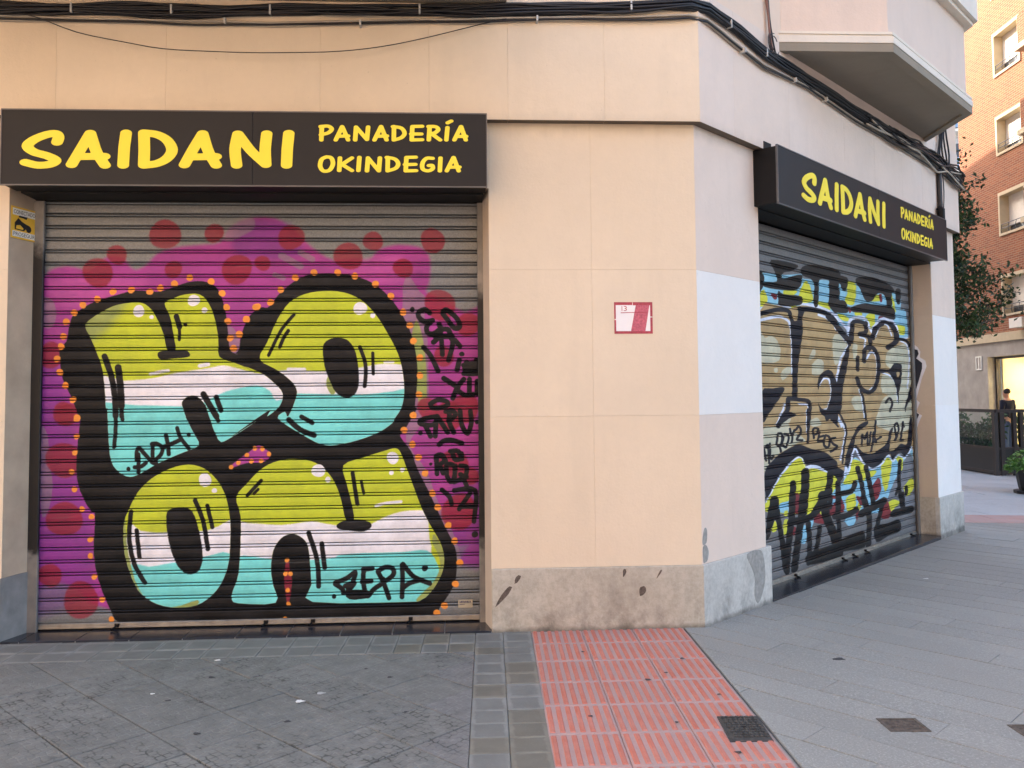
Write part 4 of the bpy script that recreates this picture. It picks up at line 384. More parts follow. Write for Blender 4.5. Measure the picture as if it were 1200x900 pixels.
# plinth
for x0, x1, c in ((AL-2.4, AL-1.2, None), (AL-1.2, AL, None), (AR, 0, 'hi')):
    wallbox('plinth_block', FA, x0, x1, -.014, .034, -.06, ZP, M_PLINA, c, ch=.006)
wallbox('plinth_block', FB, 0, BL+.065, -.014, .05, -.10, ZP, M_PLINB, 'lo', ch=.006)
mb = MB(); mb.box(BL+.004, BL+.062, .05, .3, -.1, ZP); mb.build('plinth_block', M_PLINB, bld, M=FB.copy())
wallbox('plinth_block', FB, BR-.006, BR+.47, -.014, .034, -.12, ZP, M_PLINB, None, ch=.006); wallbox('plinth_block', FB, BR+.47, BE+.03, -.014, .3, -.12, ZP, M_PLINB, None, ch=.006)
mb = MB(); mb.box(BR-.012, BR-.0045, .034, .32, -.05, ZP-.002); mb.build('plinth_block', M_PLINA, bld, M=FB.copy())
# upper band, 7 cm proud of the wall below
YU = -.07
xs = [-9, -7.4, -5.8, -4.311, -3.595, -2.574, -1.84, -1.302, -.637, 0]
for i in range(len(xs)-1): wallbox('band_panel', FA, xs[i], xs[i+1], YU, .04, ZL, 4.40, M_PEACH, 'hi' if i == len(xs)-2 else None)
ss = [0, .46, 1.36, 2.47, 3.19, 3.94, 4.55, BE+.03]
for i in range(len(ss)-1): wallbox('band_panel', FB, ss[i], ss[i+1], YU, .04, ZL, 4.40, M_PEACH_COOL, 'lo' if i == 0 else None)
mb = MB(); mb.box(BE-.2, BE+.027, .0405, 1.2, ZL+.002, 4.40); mb.build('band_return', M_PEACH_COOL, bld, M=FB.copy())
# upper storeys, out of view; depth and height shaped to shade the far wall
fp = [(-16, YU+.004), (-(YU+.004)*TT, YU+.004)]
e = FB @ Vector((BE+.027, YU+.004, 0)); e2 = FB @ Vector((BE+.027, 1.5, 0)); fp += [(e.x, e.y), (e2.x, e2.y), (e2.x, 45), (-16, 45)]
mb = MB(); mb.prism(fp, 4.402, 17.0); mb.build('upper_storeys', plaster('upper plaster', (232, 208, 186)), bld)
mb = MB(); mb.prism([(-16, -.3), (.12, -.3), (e.x+.25, e.y-.15), (e2.x+.25, 45), (-16, 45)], 17.0, 17.3); mb.build('cornice', M_TRIM, bld)
mb = MB(); mb.prism([(-16, .345), (-.4, .345), (3.8, 4.25), (3.8, 9), (e2.x-.3, 45), (-16, 45)], -.2, 4.40); mb.build('ground_floor', M_PEACH_COOL, bld)
# threshold tiles
mb = MB(); mb.box(AL+.003, AR-.002, -.012, .32, -.05, .006); th = mb.build('threshold', M_GROUT, bld)
jx = [AL+.004, -4.507, -4.149, -3.808, -3.466, -3.127, -2.791, -2.444, -2.1, -1.752, AR-.003]
for i in range(len(jx)-1):
    mb = MB(); mb.prism([(jx[i]+.003, -.014), (jx[i+1]-.003, -.014), (jx[i+1]-.003, .318), (jx[i]+.003, .318)], -.03, .012, ch=.002); mb.build('threshold_tile', M_BLACKST, th)
mb = MB(); mb.box(BL+.064, BR-.006, -.012, .32, -.1, .0); th = mb.build('threshold', M_MORTAR, bld, M=FB.copy())
jx = [BL+.066, 1.75, 2.5, 3.22, 3.95, 4.55, BR-.013]
for i in range(len(jx)-1):
    mb = MB(); mb.prism([(jx[i]+.0015, -.016), (jx[i+1]-.0015, -.016), (jx[i+1]-.0015, .318), (jx[i]+.0015, .318)], -.08, .006, ch=.003); mb.build('threshold_tile', M_BLACKST, th)
# balcony slab above the left facade
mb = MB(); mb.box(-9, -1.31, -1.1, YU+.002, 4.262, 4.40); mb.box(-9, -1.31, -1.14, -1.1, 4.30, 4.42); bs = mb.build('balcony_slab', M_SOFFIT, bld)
# bay over the right facade
def bayp(d, s0=1.21, s1=4.73, D=.715, a=.68):
    """trapezoid plan grown by d, in facade B's frame (y negative = towards the street)"""
    k = d*.42; return [(s0-d*1.08, YU+.003), (s0+a-k, -D-d), (s1-a+k, -D-d), (s1+d*1.08, YU+.003)]
bay = empty('bay', (0, 0, 0), T, parent=bld)
def ring(z0, z1, d, mat, name):
    mb = MB(); mb.prism(bayp(d), z0, z1); return mb.build(name, mat, bay)
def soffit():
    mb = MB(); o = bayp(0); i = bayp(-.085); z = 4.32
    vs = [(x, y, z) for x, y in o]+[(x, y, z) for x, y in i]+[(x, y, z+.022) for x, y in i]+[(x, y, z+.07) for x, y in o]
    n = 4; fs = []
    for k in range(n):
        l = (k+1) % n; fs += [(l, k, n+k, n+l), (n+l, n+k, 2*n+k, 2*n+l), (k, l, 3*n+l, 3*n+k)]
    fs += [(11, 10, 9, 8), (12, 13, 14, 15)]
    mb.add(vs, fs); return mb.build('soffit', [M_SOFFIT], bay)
soffit(); ring(4.391, 4.448, .006, M_TRIM, 'moulding'); ring(4.449, 4.462, -.012, M_TRIM, 'moulding'); ring(4.463, 4.485, .0, M_TRIM, 'moulding')
mb = MB(); mb.prism(bayp(-.045), 4.486, 5.20); mb.build('bay_wall', M_PEACH_COOL, bay)
ring(5.201, 5.24, .03, M_TRIM, 'sill'); ring(5.241, 5.5, .07, M_TRIM, 'sill'); mb = MB(); mb.prism(bayp(-.06), 5.501, 16.5); mb.build('bay_wall', M_PEACH_COOL, bay)
ring(4.3905, 4.3908, -.2, M_SOFFIT, 'moulding') if False else None

# ------------------------------------------------------------------ roller shutters
C_A = [(172, 68, 150), (150, 38, 60, .86), (252, 160, 64), (12, 12, 14), (200, 212, 54), (244, 242, 247), (128, 228, 222), (150, 148, 144), (160, 172, 96)]
C_B = [(150, 206, 226), (226, 224, 66), (134, 44, 50), (34, 29, 27), (190, 160, 112), (208, 202, 172), (16, 18, 32), (230, 236, 250), (13, 12, 14), (132, 134, 138)]
C_A[7] = (146, 144, 140, .6); C_A += [(128, 56, 150, .55), (204, 96, 170, .5)]
def roller(label, F, x0, x1, yb, ztop, zbot, pitch, ops, cols, tex_name, mlo, mhi, gl, gr, latches, group):
    root = empty('roller_shutter', (0, 0, 0), label=label, cat='shutter', group=group); root.matrix_basis = F @ Matrix.Translation((0, yb, 0))
    X0, X1, Z0, Z1_ = int(x0*1000)-10, int(x1*1000)+10, 0, int(ztop*1000)+20
    img = raster(tex_name, ops, cols, X0, X1, Z0, Z1_, 2.0)
    mat = paint_mat(tex_name, img, root, X0/1000, Z0/1000, (X1-X0)/1000, (Z1_-Z0)/1000, mlo, mhi)
    p = pitch; prof = [(.0, .012), (.0035, .0), (p*.34, -.0035), (p*.62, -.003), (p*.690, .0), (p*.705, .014), (p*.765, .014), (p*.78, .001), (p*.86, -.004), (p*.925, .001), (p*.94, .014), (p*.999, .014)]
    def slat_mesh(h=None):
        mb = MB(); vs = []
        for z, y in prof: vs += [(x0, y, z), (x1, y, z)]
        n = len(prof)
        for k in range(n-1):
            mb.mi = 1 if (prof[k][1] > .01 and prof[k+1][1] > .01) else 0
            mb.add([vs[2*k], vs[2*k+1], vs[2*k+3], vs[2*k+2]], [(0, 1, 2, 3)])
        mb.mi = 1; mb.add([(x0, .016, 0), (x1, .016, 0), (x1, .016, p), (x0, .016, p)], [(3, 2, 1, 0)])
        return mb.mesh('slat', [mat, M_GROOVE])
    me = slat_mesh(); n = int((ztop-zbot)/p)
    for i in range(n+1):
        o = inst('slat', me, root, (R.uniform(-.0008, .0008), R.uniform(-.0012, .0012), zbot+i*p)); o.rotation_euler = (R.uniform(-.008, .008), 0, R.uniform(-.0004, .0004))
    mb = MB(); mb.box(x0, x1, -.006, .02, zbot-.034, zbot-.001, ch=.004); mb.box(x0, x1, -.016, .0, zbot-.034, zbot-.026)
    bar = mb.build('bottom_bar', M_BAR, root)
    for lx in latches:
        mb = MB(); mb.tube([(lx, -.01, zbot-.02), (lx-.012, -.05, zbot-.030), (lx-.02, -.062, zbot-.034)], [.007, .007, .009], 8); mb.box(lx-.014, lx+.014, -.022, -.006, zbot-.03, zbot-.008)
        mb.build('latch', M_DARK, bar)
    for s, (a, b, m) in enumerate((gl, gr)):
        mb = MB(); mb.box(a, b, -.045, -.022, .008, ztop+.02, ch=.004); mb.box(a, a+.006 if s == 0 else b, -.022, .03, .008, ztop) if False else mb.box(a if s == 0 else b-.008, a+.008 if s == 0 else b, -.022, .035, .008, ztop+.02)
        mb.build('guide_rail', m, root)
    mb = MB(); mb.box(gl[0], gr[1], -.03, .05, ztop+.021, ztop+.10); mb.build('housing', M_DARK, root)
    return root
rsA = roller('wide roller shutter with lime, white and turquoise bubble letters on magenta graffiti', FA, -4.525, -1.502, .25, 2.93, .058, .0853, GRAF_A, C_A, 'left shutter paint', (114, 119, 122), (146, 151, 154), (-4.575, -4.50, M_GUIDE_L), (-1.512, -1.464, M_GUIDE_R), [-3.98, -2.98, -2.66, -1.99], 'roller shutters of the bakery')
rsB = roller('roller shutter round the corner with tan letters outlined in navy and yellow black scrawls', FB, .99, 4.945, .24, 2.985, .040, .0853, GRAF_B, C_B, 'right shutter paint', (104, 104, 106), (140, 140, 142), (.985, 1.02, M_TRACK), (4.93, 4.968, M_TRACK), [1.9, 2.9, 3.15, 3.45, 4.75], 'roller shutters of the bakery')
# paint that runs over on to the jamb of the right pier
def jpoly(pts, x, mat, th):
    mb = MB(); pp = [(d/1000, z/1000) for d, z in pts]; pp = [(min(max(d, .006), .23), z) for d, z in pp]
    tr = tessellate_polygon([[Vector((d, z, 0)) for d, z in pp]]); n = len(pp)
    mb.add([(x, d, z) for d, z in pp]+[(x+th, d, z) for d, z in pp], [tuple(t) for t in tr]+[tuple(n+i for i in t) for t in tr]); return mb.build('spray_paint', mat, bld, M=FB.copy())
jpoly(JAMB['sil'], BR-.0055, simple('silver spray', (222, 222, 228), .5), .001)
jpoly(JAMB['nav'], BR-.0070, simple('navy spray', (24, 30, 46), .5), .001)

# ------------------------------------------------------------------ signs
def contours(F, xs, zs):
    """marching squares on the grid F (negative inside); returns closed loops"""
    seg = {}; H, W = F.shape
    def e(i0, j0, i1, j1):
        a, b = F[j0, i0], F[j1, i1]; t = a/(a-b); return (float(xs[i0]+(xs[i1]-xs[i0])*t), float(zs[j0]+(zs[j1]-zs[j0])*t))
    for j, i in zip(*np.nonzero((F[:-1, :-1] < 0) | (F[1:, :-1] < 0) | (F[:-1, 1:] < 0) | (F[1:, 1:] < 0))):
        c = (F[j, i] < 0)*1+(F[j, i+1] < 0)*2+(F[j+1, i+1] < 0)*4+(F[j+1, i] < 0)*8
        if c == 15: continue
        E = {'b': ('b', i, j), 'r': ('l', i+1, j), 't': ('b', i, j+1), 'l': ('l', i, j)}
        tab = {1: ['lb'], 2: ['br'], 3: ['lr'], 4: ['rt'], 5: ['lb', 'rt'], 6: ['bt'], 7: ['lt'], 8: ['tl'], 9: ['tb'], 10: ['br', 'tl'], 11: ['tr'], 12: ['rl'], 13: ['rb'], 14: ['bl']}[c]
        for a, b in tab: seg.setdefault(E[a], []).append(E[b]); seg.setdefault(E[b], []).append(E[a])
    def P(k):
        t, i, j = k; return e(i, j, i+1, j) if t == 'b' else e(i, j, i, j+1)
    loops = []; seen = set()
    for k in list(seg):
        if k in seen: continue
        loop = [k]; seen.add(k); cur = k; prev = None
        while True:
            nx = [q for q in seg[cur] if q != prev]
            if not nx: break
            n = nx[0]
            if n == k or n in seen: break
            loop.append(n); seen.add(n); prev, cur = cur, n
        if len(loop) > 6: loops.append([P(q) for q in loop])
    return loops
def simp(loop, tol):
    def rdp(p):
        if len(p) < 3: return p
        a, b = np.array(p[0]), np.array(p[-1]); d = b-a; L = np.hypot(*d) or 1e-9; q = np.array(p)
        ds = np.abs(d[0]*(q[:, 1]-a[1])-d[1]*(q[:, 0]-a[0]))/L; k = int(ds.argmax())
        if ds[k] < tol: return [p[0], p[-1]]
        return rdp(p[:k+1])[:-1]+rdp(p[k:])
    h = len(loop)//2; return rdp(loop[:h+1])[:-1]+rdp(loop[h:]+[loop[0]])[:-1]
def letter_mesh(name, strokes, rx, rz, res, mat, y0=-.003, ox=0.0, oz=0.0, sx=1.0):
    kx = rz/rx; sm = [[(p[0]/1000, p[1]/1000) for p in cat(s, False, 5)] for s in strokes]
    ax = [p[0] for s in sm for p in s]; az = [p[1] for s in sm for p in s]
    xs = np.arange(min(ax)-rx-3*res, max(ax)+rx+3*res, res); zs = np.arange(min(az)-rz-3*res, max(az)+rz+3*res, res); X, Z = np.meshgrid(xs, zs)
    D = np.full(X.shape, 1e9)
    for s in sm: D = np.minimum(D, seg_dist(X, Z, s, False, kx)-rz)
    D[D == 0] = 1e-7; loops = [simp(l, res*.18) for l in contours(D, xs, zs)]
    loops = [l for l in loops if len(l) > 3 and area(l) > 4*res*res]; loops.sort(key=area, reverse=True)
    bx = min(ax); mb = MB(); flat = [p for l in loops for p in l]; n = len(flat)
    def inl(p, l):
        c = False
        for i in range(len(l)):
            (x0, z0), (x1, z1) = l[i], l[(i+1) % len(l)]
            if (z0 > p[1]) != (z1 > p[1]) and p[0] < (x1-x0)*(p[1]-z0)/(z1-z0)+x0: c = not c
        return c
    starts = [0]
    for l in loops: starts.append(starts[-1]+len(l))
    outer = [i for i in range(len(loops)) if not any(inl(loops[i][0], loops[j]) for j in range(len(loops)) if j != i)]
    tr = []
    for oi in outer:
        g = [oi]+[j for j in range(len(loops)) if j != oi and inl(loops[j][0], loops[oi])]; idx = [starts[j]+k for j in g for k in range(len(loops[j]))]
        tr += [tuple(idx[q] for q in t) for t in tessellate_polygon([[Vector((x, z, 0)) for x, z in loops[j]] for j in g])]
    F_ = lambda p, y: ((p[0]-bx)*sx+bx+ox, y, p[1]+oz)
    fs = []
    for t in tr:
        p, q, r = [flat[i] for i in t]
        if (q[0]-p[0])*(r[1]-p[1])-(q[1]-p[1])*(r[0]-p[0]) < 0: t = (t[0], t[2], t[1])
        fs.append(tuple(t))
    b = 0
    for li, l in enumerate(loops):
        m = len(l); sg = sum(l[i][0]*l[(i+1) % m][1]-l[(i+1) % m][0]*l[i][1] for i in range(m)); 
        for i in range(m):
            j = (i+1) % m; f = (b+j, b+i, n+b+i, n+b+j); hole = li > 0 and (area(l) < area(loops[0])*.5)
            if (sg < 0) != False: f = f[::-1]
            fs.append(f)
        b += m
    mb.add([F_(p, y0) for p in flat]+[F_(p, 0) for p in flat], fs); return mb.mesh(name, mat)
def sign(label, F, x0, x1, z0, z1, dep, off, yface, blk):
    root = empty('shop_sign', (0, 0, 0), label=label, cat='shop sign', group='black bakery signs with yellow lettering'); root.matrix_basis = F.copy()
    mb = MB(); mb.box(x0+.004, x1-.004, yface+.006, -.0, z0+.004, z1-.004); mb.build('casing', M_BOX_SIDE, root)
    xm = x0+(x1-x0)*.51
    for a, b in ((x0, xm-.001), (xm+.001, x1)):
        mb = MB(); mb.box(a, b, yface, yface+.005, z0, z1, ch=.0015); mb.build('face_panel', M_BOX, root)
    mb = MB(); mb.box(x0-.003, x1+.003, yface-.004, yface+.012, z0-.006, z0+.002); mb.box(x0-.003, x1+.003, yface-.004, yface+.012, z1-.002, z1+.006)
    mb.box(x0-.004, x0+.003, yface-.004, yface+.012, z0+.0021, z1-.0021); mb.box(x1-.003, x1+.004, yface-.004, yface+.012, z0+.0021, z1-.0021); mb.build('edge_trim', M_EDGE, root)
    for (n, b, st) in LET:
        sx, ox, oz = blk[b]; rx, rz, res = ((.037, .0222, .0035) if b == 0 else (.0150, .0104, .0018))
        allx = LX[b]; me = letter_mesh('letter', st, rx, rz, res, M_YEL)
        o = bpy.data.objects.new('letter', me); o.matrix_basis = Matrix.Translation((ox+allx*(1-sx), yface-.0005, oz)) @ Matrix.Diagonal((sx, 1, 1, 1)); put(o, root)
    return root
LX = {b: min(p[0] for n, k, st in LET if k == b for s in st for p in s)/1000 for b in (0, 1, 2)}
sgA = sign('wide black shop sign with yellow lettering, flush above the magenta graffiti shutter', FA, -4.588, -1.456, 2.963, 3.452, .2, 0, -.2, {0: (1, 0, 0), 1: (1, 0, 0), 2: (1, 0, 0)})
sgB = sign('black shop sign seen at an angle, above the tan and navy graffiti shutter', FB, .86, 4.875, 3.012, 3.455, .2, 0, -.2, {0: (1.03, 5.73, .033), 1: (.985, 6.035, .02), 2: (.985, 6.035, .02)})
mb = MB(); mb.box(.90, 1.02, -.075, -.07, 3.40, 3.52); mb.build('bracket', M_DARK, sgB)
mb = MB(); mb.tube([(4.98, -.13, 3.455), (4.98, -.13, 3.60), (4.98, -.10, 3.63)], .035, 8); mb.build('bracket', M_DARK, sgB)

# ------------------------------------------------------------------ stickers and marks
def text_mesh(s, h, mat, w=None, th=.0006):
    cu = bpy.data.curves.new('text', 'FONT'); cu.body = s; cu.size = 1; cu.extrude = 0.0; cu.align_x = 'LEFT'; cu.resolution_u = 3
    o = bpy.data.objects.new('tmp', cu); COL.objects.link(o); dg = bpy.context.evaluated_depsgraph_get(); dg.update()
    me = bpy.data.meshes.new_from_object(o.evaluated_get(dg)); bpy.data.objects.remove(o); bpy.data.curves.remove(cu)
    xs = [v.co.x for v in me.vertices]; ys = [v.co.y for v in me.vertices]; W = max(xs)-min(xs); H = max(ys)-min(ys); x0, y0 = min(xs), min(ys)
    for v in me.vertices: v.co = ((v.co.x-x0)*(w/W if w else h/H), -th, (v.co.y-y0)*h/H)
    me.materials.clear(); me.materials.append(mat); return me
M_SY = simple('sticker yellow', (222, 178, 60), .4); M_SW = simple('sticker white', (226, 224, 216), .4); M_SK = simple('sticker ink', (26, 26, 34), .5)
st = empty('security_sticker', (0, 0, 0), label='small yellow alarm notice stuck on the left jamb under the sign', cat='sticker')
st.matrix_basis = Matrix.Translation((AL+.0075, .010, 2.66)) @ Matrix.Rotation(math.atan2(.225, .069), 4, 'Z')
sw, sh = .225, .215
mb = MB(); mb.box(0, sw, -.002, 0, 0, sh); mb.build('sheet', M_SY, st)
for q in ((sh-.058, sh-.012), (.012, .05)): mb = MB(); mb.box(.012, sw-.012, -.0026, -.002, *q); mb.build('band', M_SW, st)
o = inst('lettering', text_mesh('CONECTADO', .026, M_SK, sw-.04), st, (.02, -.0026, sh-.048)); o = inst('lettering', text_mesh('PROSEGUR', .026, M_SK, sw-.04), st, (.02, -.0026, .018))
mb = MB()
mb.front([(.03, .06), (.03, .105), (.06, .14), (.09, .12), (.12, .11), (.16, .10), (.165, .085), (.13, .08), (.11, .058)], -.0030, -.002)
mb.front([(.06, .145), (.07, .158), (.14, .158), (.13, .140), (.10, .145)], -.0031, -.002)
mb.front([(.15+.024*math.cos(a), .078+.024*math.sin(a)) for a in np.linspace(0, 6.0, 10)], -.0033, -.002); mb.build('emblem', M_SK, st)
mb = MB(); mb.front([(.04, .066), (.045, .088), (.075, .095), (.105, .075), (.10, .066)], -.0034, -.0031); mb.build('emblem', M_SY, st)
# maker's label at the foot of the left shutter
sl = empty('maker_label', (-1.66, .2435, .105), label="small pale maker's label at the bottom right corner of the magenta shutter", cat='sticker')
mb = MB(); mb.box(0, .10, -.001, 0, 0, .055); mb.build('sheet', simple('label paper', (176, 170, 150), .6), sl); 
mb = MB()
for k in range(8): mb.box(.010+k*.0100, .0165+k*.0100, -.0016, -.001, .034, .046 if k % 3 else .043)
for k in range(4): mb.box(.010+k*.009, .016+k*.009, -.0016, -.001, .020, .026)
mb.build('faded_print', simple('label ink', (40, 44, 90), .6), sl)
# red stencil on the wall
sc_ = empty('stencilled_square', (-.579, -.0012, 1.996), label='small white rectangle with red frame and red slanted band stencilled on the pier', cat='stencil')
SR = simple('stencil red', (172, 66, 78), .7, var=.3, sc=40); SR2 = simple('stencil band', (192, 96, 110), .75, var=.3, sc=60); w_, h_ = .266, .218
mb = MB(); mb.box(.006, w_-.006, -.0003, .0005, .006, h_-.006); mb.build('ground_coat', simple('stencil white', (238, 234, 232), .7, var=.04), sc_)
mb = MB()
for q in ((0, .126, h_-.020, h_), (.130, w_, h_-.022, h_), (0, w_, 0, .018), (0, .012, .0181, .095), (0, .011, .102, h_-.0201), (w_-.016, w_, .0181, .112), (w_-.016, w_, .118, h_-.0221)): mb.box(q[0], q[1], -.0008, .0005, q[2], q[3])
mb.build('frame', SR, sc_)
mb = MB(); mb.front([(.115, .0182), (.215, .0182), (.245, h_-.0222), (.150, h_-.0222)], -.0006, .0004); mb.build('band', SR2, sc_)
mb = MB(); mb.front([(.045, .142), (.230, .146), (.230, .150), (.045, .147)], -.0010, .0004); mb.front([(.052, .157), (.056, .157), (.056, .190), (.052, .190)], -.001, .0004); mb.build('rule', SR, sc_)
o = inst('numeral', text_mesh('3', .034, SR, .022), sc_, (.066, -.0006, .157))
# scuffs on the plinth
M_SC = simple('black scuff', (92, 82, 74), .95, var=.45, sc=60)
for (cx, cz, l, w, a) in ((-1.36, .235, .17, .030, .9), (-1.265, .345, .07, .026, 1.0), (-.54, .375, .055, .022, 1.35), (-.42, .25, .07, .045, 1.2), (-.30, .365, .07, .012, 1.0)):
    pts = []
    for k in range(16):
        t = 2*math.pi*k/16; rr = 1+.25*noise.noise(Vector((cx*9, cz*9, k*.7))); x = math.cos(t)*l/2*rr; z = math.sin(t)*w/2*rr*(1+.5*math.cos(t)); pts.append((cx+x*math.cos(a)-z*math.sin(a), cz+x*math.sin(a)+z*math.cos(a)))
    mb = MB(); mb.front(pts, -.0152, -.013); mb.build('scuff', M_SC, bld)

M_PATCH = simple('bare grey mortar', (150, 148, 142), .95, var=.2, sc=30, bump=.4)
for pts, y0 in (([(.60, .405), (.80, .412), (.86, .33), (.87, .18), (.80, .06), (.74, .03), (.70, .10), (.71, .22), (.66, .31)], -.0155), ([(.012, .53), (.05, .545), (.085, .50), (.07, .44), (.03, .425), (.012, .44)], -.0012), ([(.012, .60), (.04, .66), (.07, .64), (.06, .56), (.012, .55)], -.0012)):
    mb = MB(); mb.front(cat(pts, True, 3), y0, y0+.002); mb.build('mortar_patch', M_PATCH, bld, M=FB.copy())
# ------------------------------------------------------------------ cables
def wpath(pa, pb, out=.03, wob=.012, seed=0, step=.12, sag=0):
    """cable path: pa on facade A [(x,z)], pb on facade B [(s,z)], out = distance from the band face"""
    pts = []; y = YU-out; rr = random.Random(seed)
    def resample(p):
        o = []
        for (x0, z0), (x1, z1) in zip(p, p[1:]):
            n = max(1, int(abs(x1-x0)/step)); o += [(x0+(x1-x0)*k/n, z0+(z1-z0)*k/n) for k in range(n)]
        return o+[p[-1]]
    ph = rr.uniform(0, 50)
    for x, z in resample(pa) if pa else []:
        d = noise.noise(Vector((x*1.6+ph, seed, 0)))*wob*2; e_ = noise.noise(Vector((x*2.3+ph, seed, 9)))*wob; pts.append(Vector((x, y-abs(e_)*.7, z+d)))
    for s, z in resample(pb) if pb else []:
        d = noise.noise(Vector((s*1.6+ph+3, seed, 0)))*wob*2; e_ = noise.noise(Vector((s*2.3+ph, seed, 9)))*wob; pts.append(FB @ Vector((s, y-abs(e_)*.7, z+d)))
    if pb and pb[-1][0] > 5.8:
        z = pb[-1][1]; o_ = -y-.06; pts += [FB @ Vector(p) for p in ((BE+.035+o_*.6, YU-.01, z-.004), (BE+.04+o_, .03, z-.01), (BE+.04+o_, .3, z-.03), (BE+.04+o_, .9, z-.05))]
    return pts
def cable(pts, r, mat, label, group=None, parent=None, seg=6, name='cable', cat_='cable'):
    mb = MB(); mb.tube(pts, r, seg); return mb.build(name, mat, parent, smooth=True, label=label, cat=cat_, group=group)
G1 = 'black cables bundled along the facade'; lab = 'black cable in the thick bundle clipped along the facade above both signs'
PA = [(-9, 4.14), (-4.7, 4.165), (-3.9, 4.17), (-3.3, 4.165), (-2.8, 4.19), (-2.2, 4.195), (-1.6, 4.20), (-1.0, 4.225), (-.5, 4.245), (-.03, 4.275)]
PBk = [(.06, 4.28), (.5, 4.255), (.95, 4.20), (1.5, 4.20), (2.4, 4.18), (3.4, 4.15), (4.2, 4.17), (4.9, 4.17), (5.5, 4.13), (5.84, 4.08)]
bun = empty('cable_bundle', (0, 0, 0), label='thick bundle of black cables clipped along the facade above both signs', cat='cables')
for i in range(12):
    dz = (i % 4-1.5)*.019+R.uniform(-.005, .005); cable(wpath([(x, z+dz) for x, z in PA], [(s, z+dz*(1+.12*s)) for s, z in PBk], .016+.013*(i//4), .016, i), .0092, M_CABLE, None, parent=bun, cat_=None)
G2 = 'pale grey cables under the black bundle'; PA2 = [(-9, 4.08), (-4.7, 4.10), (-2.9, 4.085), (-1.3, 4.145), (-.6, 4.16), (-.04, 4.185)]
PB2 = [(.05, 4.185), (.4, 4.14), (.9, 4.095), (1.7, 4.13), (2.7, 4.08), (3.8, 4.07), (5.1, 4.05), (5.84, 3.98)]
bun2 = empty('cable_bundle', (0, 0, 0), label='thin bundle of pale cables running just below the thick black bundle', cat='cables')
for i in range(4):
    dz = (i % 2)*.018-.005; cable(wpath([(x, z+dz) for x, z in PA2], [(s, z+dz) for s, z in PB2], .014+.012*(i//2), .007, 40+i), .0072, M_CABLE_G if i != 2 else M_CABLE, None, parent=bun2, cat_=None)
for i, (x, z) in enumerate([(-4.2, 4.17), (-3.55, 4.17), (-2.9, 4.18), (-1.9, 4.2), (-.45, 4.25)]+[(-3.2, 4.1), (-1.1, 4.15), (-2.3, 4.1)]):
    mb = MB(); hh = .032 if i < 5 else .018; mb.box(-.006, .006, -.055, .0, -hh, hh); mb.build('cable_clip', M_TIE, None, loc=(x, YU, z), label='small pale clip holding the cables to the facade', cat='cable clip', group='cable clips on the facade')
for i, (s_, z) in enumerate([(.35, 4.255), (.9, 4.2), (.55, 4.12), (1.4, 4.12), (2.0, 4.11)]):
    mb = MB(); hh = .03 if i < 2 else .018; mb.box(-.006, .006, -.055, .0, -hh, hh); mb.build('cable_clip', M_TIE, None, M=FB @ Matrix.Translation((s_, YU, z)), label='small pale clip holding the cables to the facade', cat='cable clip', group='cable clips on the facade')
th_ = [(-4.72, 4.167), (-4.44, 4.107), (-4.155, 4.0), (-3.85, 3.935), (-3.59, 3.89), (-3.3, 3.875), (-3.02, 3.869), (-2.72, 3.875), (-2.44, 3.889), (-2.15, 3.93), (-1.857, 3.999), (-1.5, 4.101), (-1.31, 4.15)]
cable([(x, YU-.03-.05*math.sin(max(0, (x+4.72)/3.4)*math.pi), z) for x, z in [tuple(p) for p in cat(th_, False, 3)]], .0032, M_CABLE, 'single thin wire sagging in a long curve above the left sign')
bun3 = empty('cable_tangle', (0, 0, 0), label='tangle of black cables under the far end of the bay', cat='cables')
for i in range(16):                                             # under the bay's far end
    z0 = 4.13+R.uniform(-.05, .08); s0 = 3.3+R.uniform(-.5, .5)
    cable(wpath(None, [(s0, z0), (s0+.7, z0+R.uniform(-.05, .03)), (s0+1.4, z0+R.uniform(-.03, .06)), (s0+2.0, z0+R.uniform(-.08, .03)), (5.84, 4.05+R.uniform(-.08, .12))], .03+R.uniform(0, .05), .03, 70+i, .08), .010, M_CABLE if i % 4 else M_CABLE_G, None, parent=bun3, cat_=None)
bun4 = empty('cable_drop', (0, 0, 0), label='bunch of black cables dropping beside the bay into the tangle', cat='cables')
for i in range(5):
    a = 5.05+.04*i; cable([FB @ Vector((a+.1*math.sin(k*.9+i)*.5, YU-.03-.012*i, 4.62-.09*k)) for k in range(7)], .010, M_CABLE, None, parent=bun4, cat_=None)
cable([FB @ Vector((5.04, YU-.03, z)) for z in (4.12, 3.9, 3.7, 3.47)], .028, simple('black conduit', (46, 46, 48), .5), 'black conduit going down behind the right end of the angled sign')
cable([FB @ Vector((5.16+.03*math.sin(k*.8), YU-.03, 4.05-.1*k)) for k in range(6)], .006, M_CABLE, 'thin black wire hanging beside the conduit')
for i, (m, r, lb) in enumerate(((M_CABLE_B, .007, 'brown cable coming down the wall beside the bay'), (M_CABLE_B, .006, 'second brown cable beside the bay, nearest the moulding'), (M_CABLE, .007, 'black cable coming down beside the two brown ones'))):
    cable([FB @ Vector((.94+.024*i+.016*math.sin(k*.7+i)+.010*k, YU-.012-.004*k, 4.75-.075*k)) for k in range(8)], r, m, lb)
for i in range(3):
    cable([FB @ Vector((1.02+.06*math.cos(a)*(1+.3*i), YU-.05, 4.31+.055*math.sin(a)*(1+.4*i))) for a in np.linspace(.5+i, 4.6+i*.6, 9)], .0035, M_CABLE, 'loose loop of thin black wire where the brown cables meet the bundle', 'loose wire loops')

